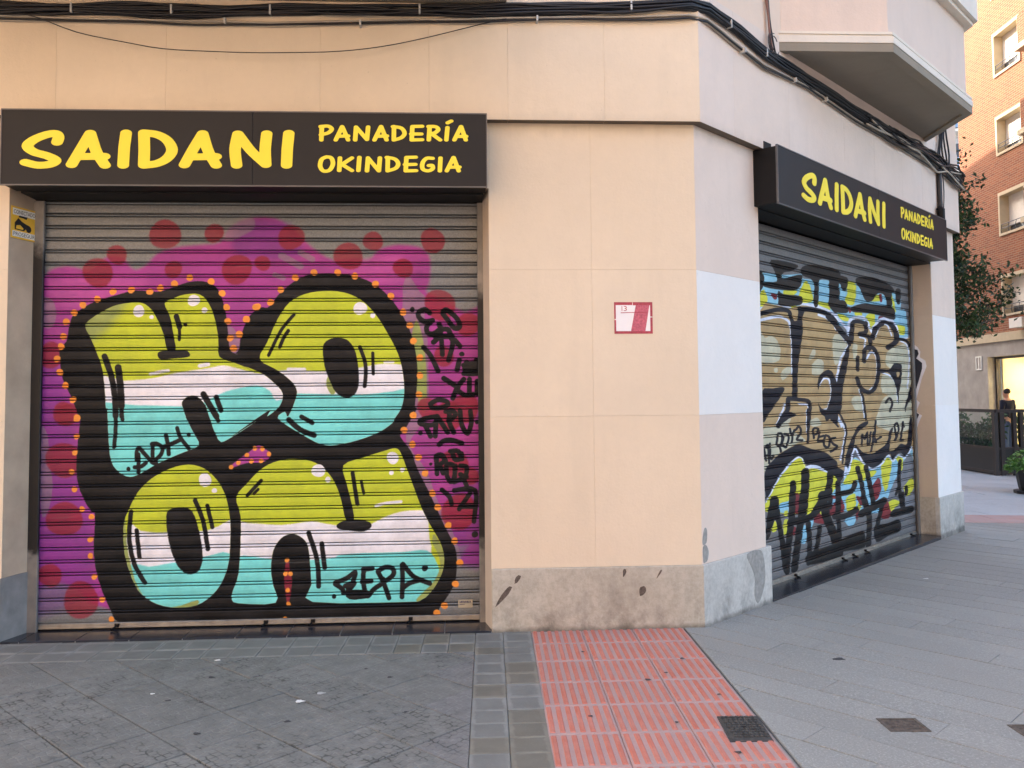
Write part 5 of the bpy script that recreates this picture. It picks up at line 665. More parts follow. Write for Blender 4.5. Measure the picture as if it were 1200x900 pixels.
# ------------------------------------------------------------------ ground
ground = MB(); ground.box(-300, 500, -300, 600, -.6, -.115); g_ = ground.build('ground', simple('street ground', (118, 118, 120), .9, sc=3), None, kind='structure')
def shear(x, y): return (x+.040*y, y-.012*(x+2.2)*(1 if x > -2.2 else 0))
pv = MB(); pv.prism([(-9.5, -.004), (-9.5, -9), (.35-.55, -9), (-.14+.0, -.004)], -.11, -.012); pav = pv.build('tiled_pavement', simple('pale sandy joint', (158, 156, 150), .95, var=.3, sc=9, bump=.3), None, kind='structure')
pv = MB(); pv.prism([(-9.5, .0335), (-9.5, -.004), (-.14, -.004), (-.14, .0335)], -.11, -.012); pv.build('mortar_joint', M_MORTAR, pav)
def tile_mat(name, c, var, relief=0, pale=0):
    t = NT(name); c = lin(c); r = t.rnd(); n = t.noise(6, 6, .65); k = t.ramp(n, [(.3, tuple(x*.80 for x in c)), (.7, tuple(min(1, x*1.15) for x in c))])
    k = t.mix(t.math('MULTIPLY', r, var), k, tuple(x*.62 for x in c))
    big = t.ramp(t.noise(.9, 4, .6), [(.42, 0.0), (.62, 1.0)]); k = t.mix(t.math('MULTIPLY', big, .30), k, tuple(min(1, x*1.35) for x in c))
    sp = t.ramp(t.noise(150, 2, .5), [(.62, 0.0), (.70, 1.0)]); k = t.mix(t.math('MULTIPLY', sp, .35), k, tuple(min(1, x*1.7) for x in c))
    if relief:
        v = t.n.new('ShaderNodeTexVoronoi'); v.feature = 'DISTANCE_TO_EDGE'; v.inputs['Scale'].default_value = 27; v.inputs['Randomness'].default_value = .45
        t.l.new(t.map(t.pos(), (1, 1, 0), (0, 0, rad(45))), v.inputs['Vector']); gap = t.ramp(v.outputs['Distance'], [(.05, 1.0), (.15, 0.0)])
        br = t.ramp(t.noise(11, 3, .6), [(.40, 0.0), (.60, 1.0)]); big2 = t.ramp(t.noise(1.3, 3, .5, t.map(t.pos(), (1, 1, 1), (0, 0, 0), (3.1, 1.7, 0))), [(.42, .15), (.58, 1.0)])
        gm = t.math('MULTIPLY', t.math('MULTIPLY', gap, br), big2); k = t.mix(t.math('MULTIPLY', gm, .75), k, tuple(x*.16 for x in c))
        lt = t.math('MULTIPLY', t.math('MULTIPLY', gap, t.math('SUBTRACT', 1.0, br)), .22); k = t.mix(lt, k, tuple(min(1, x*1.9) for x in c))
        t.bump(t.ramp(v.outputs['Distance'], [(.0, 0.0), (.14, 1.0)]), .35, .006)
    if pale:
        o = t.sep(t.obj()); e = t.math('MAXIMUM', t.math('DIVIDE', t.math('ABSOLUTE', o[0]), .088), t.math('DIVIDE', t.math('ABSOLUTE', o[1]), .092)); e = t.math('ADD', e, t.math('MULTIPLY', t.math('SUBTRACT', t.noise(22, 4, .6), .5), .35))
        k = t.mix(t.math('MULTIPLY', t.ramp(e, [(.74, 0.0), (.86, 1.0)]), t.ramp(t.noise(5, 4), [(.35, .1), (.65, .6)])), k, tuple(min(1, x*1.8) for x in c))
    t.col(k); t.rgh(.72); t.set(Specular_IOR_Level=.35); t.bump(t.noise(180, 3), .25, .002); return t.m
M_DIA = tile_mat('grey cobble pattern tile', (118, 119, 114), .35, 1)
M_DIAP = tile_mat('paler cobble pattern tile', (120, 120, 117), .3, 1)
M_SQ = tile_mat('grey smooth tile', (116, 117, 112), .3, 0, 1)
M_SQB = tile_mat('olive grey smooth tile', (112, 109, 98), .3, 0, 1)
def tile(poly, mat, parent, z=0.0, name='tile', gap=.0015, th=.022, ch=.002, along=None, gap2=.0):
    if area(poly) < .0012: return None
    n = len(poly); cx = sum(p[0] for p in poly)/n; cy = sum(p[1] for p in poly)/n
    a = sum(poly[i][0]*poly[(i+1) % n][1]-poly[(i+1) % n][0]*poly[i][1] for i in range(n))
    if a < 0: poly = poly[::-1]
    pp = list(poly)
    for i in range(n):
        p, q = poly[i], poly[(i+1) % n]; L = math.hypot(q[0]-p[0], q[1]-p[1])
        if L < 1e-5: continue
        nx, ny = -(q[1]-p[1])/L, (q[0]-p[0])/L; g = gap2 if along and abs(nx*along[0]+ny*along[1]) > .5 else gap; pp = clip(pp, nx, ny, nx*p[0]+ny*p[1]+g)
        if len(pp) < 3: return None
    mb = MB(); mb.prism([(x-cx, y-cy) for x, y in pp], -th, z, ch=ch)
    o = mb.build(name, mat, parent, loc=(cx, cy, 0)); o.rotation_euler = (R.uniform(-.003, .003), R.uniform(-.003, .003), 0); return o
XR = -1.546                                                        # right edge of the patterned field
# small squares along the wall and in the two columns
for r_ in range(3):
    y1, y0 = ((.03, -.035), (-.037, -.238), (-.24, -.425))[r_]
    for k in range(-46, 0):
        x1 = -1.545+(k+1)*.1675; x0 = x1-.1675
        if x0 < -8.5: continue
        P_ = [(x0, y0), (x1, y0), (x1, y1), (x0, y1)]; tile([(shear(*p)) for p in P_], M_SQB if (-2.25 < x0 < -1.7 and R.random() < .8) else M_SQ, pav, R.uniform(-.0015, .0012))
ys = [.03, -.035, -.225, -.35, -.48, -.65, -.855, -1.03, -1.235, -1.42, -1.59, -1.76, -1.935, -2.11, -2.28, -2.46, -2.63, -2.81, -3.0]
for i in range(len(ys)-1):
    for x0, x1 in ((-1.5455, -1.3640), (-1.3640, -1.1765)):
        tile([shear(*p) for p in ((x0, ys[i+1]), (x1, ys[i+1]), (x1, ys[i]), (x0, ys[i]))], M_SQB if R.random() < .45 and i > 2 else M_SQ, pav, R.uniform(-.0015, .0012))
# diamonds
D_ = .2525
for j in range(-1, 12):
    for i in range(0, 30):
        cx = XR-D_-i*D_; cy = -1.08-j*.505+(0 if i % 2 == 0 else D_)+.505
        poly = [(cx+D_, cy), (cx, cy+D_), (cx-D_, cy), (cx, cy-D_)]
        poly = clip(poly, 0, -1, .428); poly = clip(poly, 0, 1, -3.3)
        if len(poly) > 2 and cx > -8.3: tile([shear(*p) for p in poly], M_DIA, pav, R.uniform(-.002, .0015), ch=.0025, gap=.0036)
    cy = -1.08-j*.505+.505+D_; poly = [(XR, cy-D_+.002), (XR, cy+D_-.002), (XR-D_, cy)]
    poly = clip(poly, 0, -1, .428); poly = clip(poly, 0, 1, -3.3)
    if len(poly) > 2: tile([shear(*p) for p in poly], M_DIAP, pav, R.uniform(-.001, .0015))
# red ribbed tiles
def red_mat(name, c, d, k_):
    t = NT(name); n = t.noise(7, 6, .7); m = t.ramp(n, [(.36, 0.0), (.64, 1.0)]); m = t.math('MULTIPLY', m, k_)
    r = t.rnd(); a = t.mix(t.math('MULTIPLY', r, .35), lin(c), tuple(x*.75 for x in lin(c)))
    k = t.mix(m, a, lin(d)); big = t.ramp(t.noise(1.7, 4, .6), [(.42, 0.0), (.66, 1.0)]); k = t.mix(t.math('MULTIPLY', big, .25), k, lin((160, 126, 118))); sp = t.ramp(t.noise(90, 4, .65), [(.58, 0.0), (.70, 1.0)]); k = t.mix(t.math('MULTIPLY', sp, .3), k, lin((96, 80, 76)))
    t.col(k); t.rgh(.75); t.bump(t.noise(160, 3), .3, .002); return t.m
M_RED = red_mat('red rib', (190, 108, 88), (200, 142, 128), .45); M_REDB = red_mat('dusty red tile base', (186, 150, 142), (170, 150, 144), .8)
def red_tile(x0, x1, y0, y1):
    mb = MB(); mb.mi = 0; cx, cy = (x0+x1)/2, (y0+y1)/2; g = .0016
    a, b, c, d = x0+g-cx, x1-g-cx, y0+g-cy, y1-g-cy; mb.prism([(a, c), (b, c), (b, d), (a, d)], -.022, -.002, ch=.002); mb.mi = 1
    n = 7; p = (b-a)/n
    for k in range(n):
        u0 = a+k*p+p*.22; u1 = u0+p*.54; e_ = .016; vs = [(u0, c+e_, -.002), (u1, c+e_, -.002), (u1, d-e_, -.002), (u0, d-e_, -.002), (u0+.005, c+e_+.006, .003), (u1-.005, c+e_+.006, .003), (u1-.005, d-e_-.006, .003), (u0+.005, d-e_-.006, .003)]
        mb.add(vs, [(4, 5, 6, 7), (0, 1, 5, 4), (1, 2, 6, 5), (2, 3, 7, 6), (3, 0, 4, 7)])
    mb.v = [(x+.045*y, y-.010*x, z) for x, y, z in mb.v]
    return mb
xr = [-1.174, -.836, -.492, -.142]; yr = [.012, -.30, -.66, -1.03, -1.385, -1.752, -2.112, -2.47, -2.83]
for j in range(len(yr)-1):
    for i in range(3):
        mb = red_tile(xr[i], xr[i+1], yr[j+1], yr[j]); o = mb.build('ribbed_tile', [M_REDB, M_RED], pav)
        o.location = ((xr[i]+xr[i+1])/2+.045*(yr[j]+yr[j+1])/2, (yr[j]+yr[j+1])/2-.010*((xr[i]+xr[i+1])/2+1.2), R.uniform(-.001, .001)); pass
mb = MB(); mb.prism([(-1.176+.045*-2.9, -2.85), (-.14+.045*-2.9, -2.86), (-.14, .012), (-1.172, .02)], -.11, -.013) if False else None
# granite slabs, laid askew, the ground falling gently to the right
gp = MB(); L0 = [(-.139, .03), (-.139, -.004), (-.27, -3.3), (-.55, -9), (60, -9), (60, 60), (-.139, 60)]
gr_root = MB(); gr_root.prism([(-.136, -.004), (-.27, -3.3), (-.52, -9), (60, -9), (60, 60), (-.136, 60)], -.10, -.010)
gran = gr_root.build('granite_pavement', simple('sand joint', (92, 94, 98), .95, sc=8), None, kind='structure'); gran.rotation_euler = (0, .0095, 0)
def granite(name, c, var=.4):
    t = NT(name); c = lin(c); r = t.rnd(); n = t.noise(2.2, 6, .65); k = t.ramp(n, [(.3, tuple(x*.84 for x in c)), (.7, tuple(min(1, x*1.14) for x in c))])
    k = t.mix(t.math('MULTIPLY', r, var), k, tuple(x*.72 for x in c)); s1 = t.ramp(t.noise(95, 4, .7), [(.52, 0.0), (.64, 1.0)]); s2 = t.ramp(t.noise(80, 4, .7, t.map(t.pos(), (1, 1, 1), (0, 0, 0), (7, 3, 1))), [(.58, 0.0), (.68, 1.0)])
    k = t.mix(t.math('MULTIPLY', s1, .5), k, tuple(min(1, x*1.8) for x in c)); k = t.mix(t.math('MULTIPLY', s2, .6), k, tuple(x*.45 for x in c))
    st_ = t.ramp(t.noise(1.1, 7, .68), [(.42, 0.0), (.62, 1.0)]); k = t.mix(t.math('MULTIPLY', st_, .36), k, tuple(x*.62 for x in c))
    t.col(k); t.rgh(.62); t.set(Specular_IOR_Level=.4); t.bump(t.noise(260, 2), .25, .0015); return t.m
M_GRAN = granite('grey granite', (148, 149, 143), .38); M_GRANL = granite('pale granite', (178, 183, 184), .25)
ga = rad(-48.5); gu = (math.cos(ga), math.sin(ga)); gn = (-gu[1], gu[0]); cells = []
SA = Vector((5.22, 5.34)); SB = Vector((4.69, 4.58))               # back and front edge of the red strip
sdir = Vector((1, -.125)).normalized(); snrm = Vector((-sdir.y, sdir.x))
bdir = Vector((math.cos(T), math.sin(T)))
def slab_rows():
    for r_ in range(-26, 60):
        n0 = -.19+(r_)*.232; u = -14+R.uniform(0, 1)
        while u < 14:
            L = R.uniform(.95, 1.7); yield r_, n0, n0+.232, u, u+L; u += L
for r_, n0, n1, u0, u1 in slab_rows():
    poly = [(gu[0]*u+gn[0]*n, gu[1]*u+gn[1]*n) for u, n in ((u0, n0), (u1, n0), (u1, n1), (u0, n1))]
    poly = clip(poly, 1, -.040, -.134); poly = clip(poly, -snrm.x, -snrm.y, -(snrm.dot(SB))) if poly else poly
    if len(poly) < 3: continue
    cx = sum(p[0] for p in poly)/len(poly); cy = sum(p[1] for p in poly)/len(poly)
    d = math.hypot(cx+1.68, cy+5.8); an = math.degrees(math.atan2(cx+1.68, cy+5.8))
    w = FB.inverted() @ Vector((cx, cy, 0))
    if an < 8 or an > 62 or cy < -4.2 or (w.y > .9 and w.x < BE-.2): continue
    cells.append((d, poly))
cells.sort(key=lambda c: c[0])
for d, poly in cells[:290]: tile(poly, M_GRAN, gran, R.uniform(-.0008, .0008), name='slab', gap=.0042, th=.03, ch=.0012, along=gu, gap2=.0014)
mb = MB()
for d, poly in cells[290:]:
    n = len(poly); cx = sum(p[0] for p in poly)/n; cy = sum(p[1] for p in poly)/n; mb.prism([(cx+(x-cx)*.994, cy+(y-cy)*.985) for x, y in poly], -.02, 0)
if mb.v: mb.build('far_slabs', M_GRAN, gran, kind='stuff')
# red strip and the pale paving past it
for k in range(-4, 30):
    for r_ in range(2):
        b = SB+snrm*(.02+r_*.352)+sdir*(k*.352-2); p2 = b+sdir*.348; poly = [tuple(b), tuple(p2), tuple(p2+snrm*.348), tuple(b+snrm*.348)]
        if b.x < 3.6 or b.x > 9.5: continue
        tile(poly, M_REDB, gran, R.uniform(-.001, .001), name='red_tile', gap=.0016, th=.02)
mb = MB(); cnt = 0
for r_ in range(0, 60):
    u = -3.0+R.uniform(0, .8)
    while u < 16:
        L = R.uniform(.7, 1.3); b = SB+snrm*(.73+r_*.30)+sdir*u; u += L; cx, cy = b.x, b.y; an = math.degrees(math.atan2(cx+1.68, cy+5.8))
        if an < 26 or an > 48 or cy > 26: continue
        poly = [tuple(b), tuple(b+sdir*(L-.004)), tuple(b+sdir*(L-.004)+snrm*.296), tuple(b+snrm*.296)]
        if cnt < 200: tile(poly, M_GRANL, gran, R.uniform(-.001, .001), name='pale_slab', gap=.001, th=.02); cnt += 1
        else: mb.prism(poly, -.02, 0)
if mb.v: mb.build('far_slabs', M_GRANL, gran, kind='stuff')
mb = MB(); a = SB+snrm*.732+sdir*14; 
# covers and litter
mc = empty('manhole_cover', (-.322, -1.755, .0), -.05, label='dark square iron cover set in the red ribbed tiles', cat='manhole cover')
mb = MB(); mb.prism([(-.108, -.152), (.090, -.150), (.105, .146), (-.092, .150)], -.02, .0045, ch=.002); mb.build('frame', M_IRON, mc)
mb = MB(); mb.prism([(-.098, -.140), (.080, -.139), (.094, .136), (-.083, .140)], -.01, .0065, ch=.001)
for i in range(7):
    for j in range(9):
        if (i, j) == (3, 4): continue
        x = -.08+i*.024+(j % 2)*.006; y = -.118+j*.029; mb.box(x, x+.016, y, y+.019, .006, .0115)
mb.build('lid', M_IRON, mc); mb = MB(); mb.box(-.012, .010, -.012, .014, .0066, .0072); mb.build('key_hole', simple('hole', (8, 8, 8), .9), mc)
def cover2(x, y, label):
    r = empty('valve_cover', (x, y, -.0095*x), -.06, label=label, cat='valve cover', group='small iron covers in the granite')
    mb = MB()
    for q in ((-.095, .095, -.08, -.066), (-.095, .095, .066, .08), (-.095, -.080, -.066, .066), (.080, .095, -.066, .066)): mb.box(*q, -.02, .004)
    mb.build('frame', M_IRON2, r); mb = MB(); mb.box(-.079, .079, -.065, .065, -.02, .001)
    for i in range(5):
        for j in range(4): mb.box(-.065+i*.028, -.048+i*.028, -.05+j*.028, -.034+j*.028, .001, .0035)
    mb.build('lid', M_IRON2, r); return r
cover2(.445, -1.76, 'small rusty iron cover in the grey granite, right of the red tiles'); cover2(1.03, -1.87, 'small iron cover cut off by the right edge of the picture')
def flake(x, y, r, mat, name, label, cat_, z=.002, group=None):
    mb = MB(); n = 9; ph = R.uniform(0, 6); mb.prism([(r*math.cos(2*math.pi*k/n)*(1+.3*math.sin(k*2.1+ph)), r*.7*math.sin(2*math.pi*k/n)*(1+.3*math.cos(k*1.7+ph))) for k in range(n)], 0, .0015)
    return mb.build(name, mat, None, loc=(x, y, z), label=label, cat=cat_, group=group)
flake(-2.49, -1.225, .024, M_PAPER, 'paper_scrap', 'white crumpled paper scrap near the middle of the grey patterned tiles', 'litter'); flake(-2.40, -1.11, .022, simple('grey wad', (170, 172, 170), .9), 'paper_scrap', 'greyish paper wad just behind the white scrap on the grey tiles', 'litter')
flake(-3.11, -.48, .016, M_PAPER, 'paper_scrap', 'tiny white scrap near the edging tiles below the left shutter', 'litter'); flake(-3.30, -1.05, .012, M_PAPER, 'paper_scrap', 'thin white scrap on the grey tiles left of the middle', 'litter')
flake(2.35, 1.4, .022, M_PAPER, 'paper_scrap', 'white scrap lying on the granite in front of the angled shutter', 'litter', -.018)
gumspots = [(-3.06, -.80), (-3.18, -1.16), (-3.0, -1.2), (-2.05, -.88), (-1.93, -1.42), (-2.5, -1.5), (-2.9, -1.62), (-2.2, -.72), (-.62, -1.04), (-.49, -.93), (-.30, -1.30), (-.62, -1.66), (-.44, -2.02), (-.33, -.68), (-.9, -.5), (-1.02, -1.55)]
for x, y in gumspots: flake(x, y, R.uniform(.010, .018), M_GUM, 'gum_spot', 'dark flattened gum spot on the pavement', 'gum spot', .0022 if x < -1.2 else .0036, 'gum spots on the tiles')
flake(.60, -.74, .036, M_GUM, 'gum_spot', 'largest round dark spot on the open granite slabs', 'gum spot', -.006)

# ------------------------------------------------------------------ far side: brick building, shop, terrace, tree
BAZ = rad(84); BO = Vector((14.8, 18.0, 0)); FW = Matrix.Translation(BO) @ Matrix.Rotation(BAZ, 4, 'Z')   # local x away along the wall, local -y... outward is +y
bb = empty('brick_building', (0, 0, 0), label='orange brick apartment building with cream window surrounds across the street', cat='building'); bb.matrix_basis = FW
def brick_mat():
    t = NT('orange brick'); v = t.sep(t.obj(bb)); c = t.n.new('ShaderNodeCombineXYZ'); t.l.new(v[0], c.inputs[0]); t.l.new(v[2], c.inputs[1])
    b = t.n.new('ShaderNodeTexBrick'); t.l.new(c.outputs[0], b.inputs['Vector']); b.inputs['Scale'].default_value = 1.0
    b.inputs['Brick Width'].default_value = .25; b.inputs['Row Height'].default_value = .068; b.inputs['Mortar Size'].default_value = .008; b.inputs['Mortar Smooth'].default_value = .2; b.inputs['Bias'].default_value = 0
    b.inputs['Color1'].default_value = lin((146, 80, 46))+(1,); b.inputs['Color2'].default_value = lin((122, 62, 36))+(1,); b.inputs['Mortar'].default_value = lin((148, 124, 94))+(1,)
    t.col(b.outputs['Color']); t.rgh(.85); t.bump(b.outputs['Fac'], -.5, .01); return t.m
M_BRICK = brick_mat(); M_CREAM = simple('cream surround', (192, 174, 142), .8, var=.06); M_BLIND = simple('white roller blind', (224, 218, 206), .7, var=.04); M_GLASSD = simple('dark glass', (70, 74, 80), .12); M_RAIL = simple('rail paint', (60, 58, 60), .5)
M_CONC = simple('grey render', (160, 152, 142), .85, var=.16, sc=2.5, bump=.3)
# openings: (x0,x1,z0,z1) in wall coordinates; the wall is built around them. local +y points to the street
WZ = [(3.84, 5.10), (6.28, 7.60), (8.74, 9.94), (11.16, 12.52), (13.6, 14.9)]
wx0, wx1 = -.42, 1.06; xs_w = [-14, -13.0, -11.5, -8.4, -6.9, -3.8, -2.3, wx0, wx1, 3.42]
cols_w = [(-13.0, -11.5), (-8.4, -6.9), (-3.8, -2.3), (wx0, wx1)]
def wallstrip(z0, z1, x0, x1, name, mat, y=0.0, th=.4): mb = MB(); mb.box(x0, x1, y-th, y, z0, z1); return mb.build(name, mat, bb)
zc = 3.36; edges = [zc]+[z for w in WZ for z in w]+[17.5]
for k in range(len(edges)-1):
    z0, z1 = edges[k], edges[k+1]
    if k % 2 == 0: wallstrip(z0, z1, -14, 3.42 if z0 > 8 else 4.6, 'brick_wall', M_BRICK)
    else:
        pr = -14
        for a, b in cols_w: wallstrip(z0, z1, pr, a, 'brick_wall', M_BRICK); pr = b
        wallstrip(z0, z1, pr, 3.42 if z0 > 8 else 4.6, 'brick_wall', M_BRICK)
mb = MB(); mb.box(-14, 3.42, -9, -.45, 3.4, 17.5); mb.build('core', M_CONC, bb)
for (a, b) in cols_w:
    for (z0, z1) in WZ:
        w = empty('window', (a, 0, z0), parent=bb); W_, H_ = b-a, z1-z0
        mb = MB(); mb.box(0, .09, -.30, .04, 0, H_); mb.box(W_-.09, W_, -.30, .04, 0, H_); mb.box(.09, W_-.09, -.30, .04, H_-.10, H_); mb.box(.09, W_-.09, -.30, .04, 0, .07); mb.build('surround', M_CREAM, w)
        mb = MB()
        nb = 13; lo = .30 if (a, z0) != (wx0, 11.16) else .42
        for i in range(nb): z_ = lo+(H_-.10-lo)*i/nb; mb.box(.09, W_-.09, -.25, -.235, z_+.002, z_+(H_-.10-lo)/nb)
        mb.build('blind', M_BLIND, w); mb = MB(); mb.box(.09, W_-.09, -.29, -.27, .07, lo); mb.build('pane', M_GLASSD, w)
        mb = MB()
        for zz in (.34, .22): mb.tube([(.02, .02, zz), (W_-.02, .02, zz)], .012, 5)
        for i in range(4): xx = .15+i*(W_-.3)/3; mb.tube([(xx, .02, .04), (xx+.05, .03, .18), (xx, .02, .34)], .009, 5)
        mb.build('railing', M_RAIL, w)
# small balconies nearer to the street corner
for z0 in (11.05, 8.65, 6.18, 3.72):
    mb = MB(); mb.box(-3.4, -1.05, .002, .55, z0+.10, z0+.25); bs_ = mb.build('balcony', M_CREAM, bb); mb = MB(); mb.box(-3.4, -1.25, .50, .545, z0+.251, z0+1.05); mb.box(-1.29, -1.25, .05, .4999, z0+.251, z0+1.05); mb.build('parapet', M_BRICK, bs_)
# concrete ground floor with shop window
for (x0, x1, z0, z1) in ((2.10, 4.6, -.2, 3.10), (-9, 2.10, 2.66, 3.10), (-14, -9, -.2, 3.10)): wallstrip(z0, z1, x0, x1, 'render_wall', M_CONC)
mb = MB(); mb.box(-14, 4.6, -.3, .07, 3.101, 3.359); mb.build('cornice', M_CREAM, bb)
M_WARM = simple('shop wall paint', (232, 216, 176), .8, var=.03)
mb = MB(); mb.box(-9, 2.1, -5.2, -5.1, -.1, 3.0); mb.box(2.0, 2.09, -5.1, -.41, -.1, 3.0); mb.box(-9, 2.09, -5.1, -.41, 2.90, 3.0); mb.box(-9, 2.09, -5.1, -.41, -.12, -.09); mb.box(-9, -8.9, -5.1, -.41, -.09, 2.9); mb.build('shop_interior', M_WARM, bb)
mb = MB(); mb.box(.4, 1.99, -3.2, -1.4, 2.35, 2.899); mb.build('bulkhead', M_WARM, bb)
M_FR = simple('dark brown frame', (44, 34, 32), .45, var=.1)
mb = MB(); mb.box(2.02, 2.099, -.30, -.22, -.1, 2.655); mb.box(-9, 2.0199, -.30, -.22, 2.59, 2.655); mb.box(-9, 2.0199, -.30, -.22, -.1, -.02)
for x in (-1.4, -5.0): mb.box(x-.04, x+.04, -.30, -.22, -.0199, 2.5899)
sf = mb.build('shop_front', M_FR, bb)
tg = NT('window glass'); tg.set(Transmission_Weight=1.0, IOR=1.45); tg.col((.92, .95, .94)); tg.rgh(.02); M_GLASS = tg.m
thin = NT('thin pane'); gl = thin.n.new('ShaderNodeBsdfGlossy'); gl.inputs['Roughness'].default_value = .03; tr_ = thin.n.new('ShaderNodeBsdfTransparent'); tr_.inputs['Color'].default_value = (.86, .90, .89, 1)
fr = thin.n.new('ShaderNodeFresnel'); fr.inputs['IOR'].default_value = 1.5; mx = thin.n.new('ShaderNodeMixShader'); thin.l.new(thin.math('MULTIPLY', fr.outputs[0], thin.math('SUBTRACT', 1.0, thin.n.new('ShaderNodeNewGeometry').outputs['Backfacing'])), mx.inputs[0]); thin.l.new(tr_.outputs[0], mx.inputs[1]); thin.l.new(gl.outputs[0], mx.inputs[2]); thin.l.new(mx.outputs[0], thin.n['Material Output'].inputs['Surface']); M_PANE = thin.m
mb = MB(); mb.box(-9, 2.0, -.268, -.262, -.02, 2.589); mb.build('pane', M_PANE, sf)
o = inst('lettering', text_mesh('VO', .20, simple('black vinyl', (20, 20, 20), .5), .42), sf, (.60, -.258, 1.10), math.pi); o.rotation_euler = (0, 0, math.pi); o.location = (.62, -.256, 1.02)
lamp_m = NT('lit lamp'); lamp_m.set(Emission_Color=lin((255, 232, 190)), Emission_Strength=16.0); lamp_m.col((.8, .8, .8))
for (lx, ly) in ((1.2, -2.2), (.3, -2.0), (.9, -4.0), (-.8, -3.0), (-3, -2), (-6, -3), (1.3, -.9)):
    p = empty('pendant_lamp', (0, 0, 0), label='small lit ceiling lamp inside the shop across the street', cat='ceiling lamp', group='lit lamps in the far shop'); wp = FW @ Vector((lx, ly, 2.28)); p.location = wp
    mb = MB(); mb.tube([(0, 0, .02), (0, 0, .62)], .012, 6); mb.tube([(0, 0, .14), (0, 0, .02)], [.04, .12], 10, caps=False); mb.build('shade', M_BLIND, p)
    mb = MB(); mb.tube([(0, 0, -.06), (0, 0, .05)], [.085, .11], 10); mb.build('bulb', lamp_m.m, p)
    if ly < -1:
        ld = bpy.data.lights.new('lamp_light', 'POINT'); ld.energy = 20; ld.color = (1, .84, .62); ld.shadow_soft_size = .12; lo_ = bpy.data.objects.new('lamp_light', ld); lo_.location = (0, 0, -.14); put(lo_, p)
pq = FW @ Vector((2.42, .004, 2.28)); vg = empty('wall_grille', (0, 0, 0), label='small white double grille on the grey wall beside the lit shop window', cat='grille'); vg.matrix_basis = FW @ Matrix.Translation((2.42, .0, 2.27))
mb = MB()
for q in ((0, .36, 0, .04), (0, .36, .40, .44), (0, .04, .0401, .3999), (.32, .36, .0401, .3999), (.16, .20, .0401, .3999)): mb.box(q[0], q[1], .0, .03, q[2], q[3])
mb.build('frame', M_SW, vg); mb = MB(); mb.box(.04, .16, .004, .012, .04, .40); mb.box(.20, .32, .004, .012, .04, .40); mb.build('mesh', M_CONC, vg)
ac = MB(); ac.box(-.55, .12, .07, .35, 3.42, 3.70); aco = ac.build('air_conditioner', M_BLIND, None, M=FW.copy(), label='white box unit on the ledge above the lit shop window', cat='air conditioner')
# distant block in the gap
db = empty('distant_building', (0, 0, 0), label='pale distant block with blue railings in the gap beside the brick building', cat='building'); db.matrix_basis = Matrix.Translation((34, 54, 0)) @ Matrix.Rotation(rad(-30), 4, 'Z')
mb = MB(); mb.box(-6, 6, 0, 9, -1, 24); mb.build('wall', simple('pale render', (206, 208, 214), .8), db)
for k in range(7):
    z_ = 2.2+k*3.0; mb = MB(); mb.box(-6, 6, -1.2, 0, z_, z_+.2); fl = mb.build('balcony', M_BLIND, db); mb = MB(); mb.box(-6, 6, -1.2, -1.14, z_+.3, z_+1.1); mb.build('railing', simple('blue glass', (120, 150, 180), .3), fl)
    for w_ in range(4): mb = MB(); mb.box(-5.2+w_*2.9, -3.8+w_*2.9, -.03, -.002, z_+.3, z_+2.4); mb.build('window', M_GLASSD, db)

# terrace screen
def terrace():
    root = empty('terrace_screen', (9.08, 10.7, -.09), label='dark framed glass terrace screen in front of the lit shop', cat='screen')
    def seg(M, L, posts):
        mb = MB(); mb.box(0, L, -.03, .03, 1.25, 1.315, M); mb.box(0, L, -.028, .028, .52, .56, M); mb.box(0, L, -.028, .028, .03, .09, M); mb.build('rail', M_FR, root)
        for x, w in posts: mb = MB(); mb.box(x-w/2, x+w/2, -.036, .036, 0, 1.249, M); mb.build('post', M_FR, root)
        mb = MB(); mb.box(.05, L-.05, -.02, .02, .0905, .5195, M); mb.build('panel', simple('dark panel', (24, 22, 24), .35), root)
        mb = MB(); mb.box(.03, L-.03, -.004, .004, .5605, 1.2495, M); mb.build('pane', M_PANE, root)
    seg(Matrix.Rotation(rad(86), 4, 'Z'), 5.0, ((.02, .10), (1.62, .07), (3.3, .07), (4.96, .08)))
    seg(Matrix.Identity(4), 4.0, ((.12, .09), (.38, .07), (.52, .07), (1.9, .07), (3.9, .07)))
    return root
terrace()
def leafmat(name, c, c2):
    t = NT(name); t.col(t.mix(t.ramp(t.noise(3.5, 3), [(.35, 0.0), (.65, 1.0)]), lin(c), lin(c2))); t.rgh(.5); t.set(Specular_IOR_Level=.3); return t.m
M_LEAF = leafmat('tree leaf', (30, 50, 34), (58, 82, 44)); M_LEAF2 = leafmat('hedge leaf', (34, 66, 42), (60, 104, 60)); M_LEAF3 = leafmat('shrub leaf', (70, 118, 52), (112, 158, 78)); M_BARK = simple('bark', (96, 88, 76), .9, var=.25, bump=.6, bsc=25)
def leaf(mb, p, n, s, rr):
    n = Vector(n).normalized(); a = n.orthogonal().normalized(); a.rotate(Matrix.Rotation(rr.uniform(0, 6.28), 3, n)); b = n.cross(a)
    p = Vector(p); mb.add([p-a*s, p-b*s*.5+n*s*.12, p+a*s, p+b*s*.5+n*s*.12], [(0, 1, 2), (0, 2, 3)])
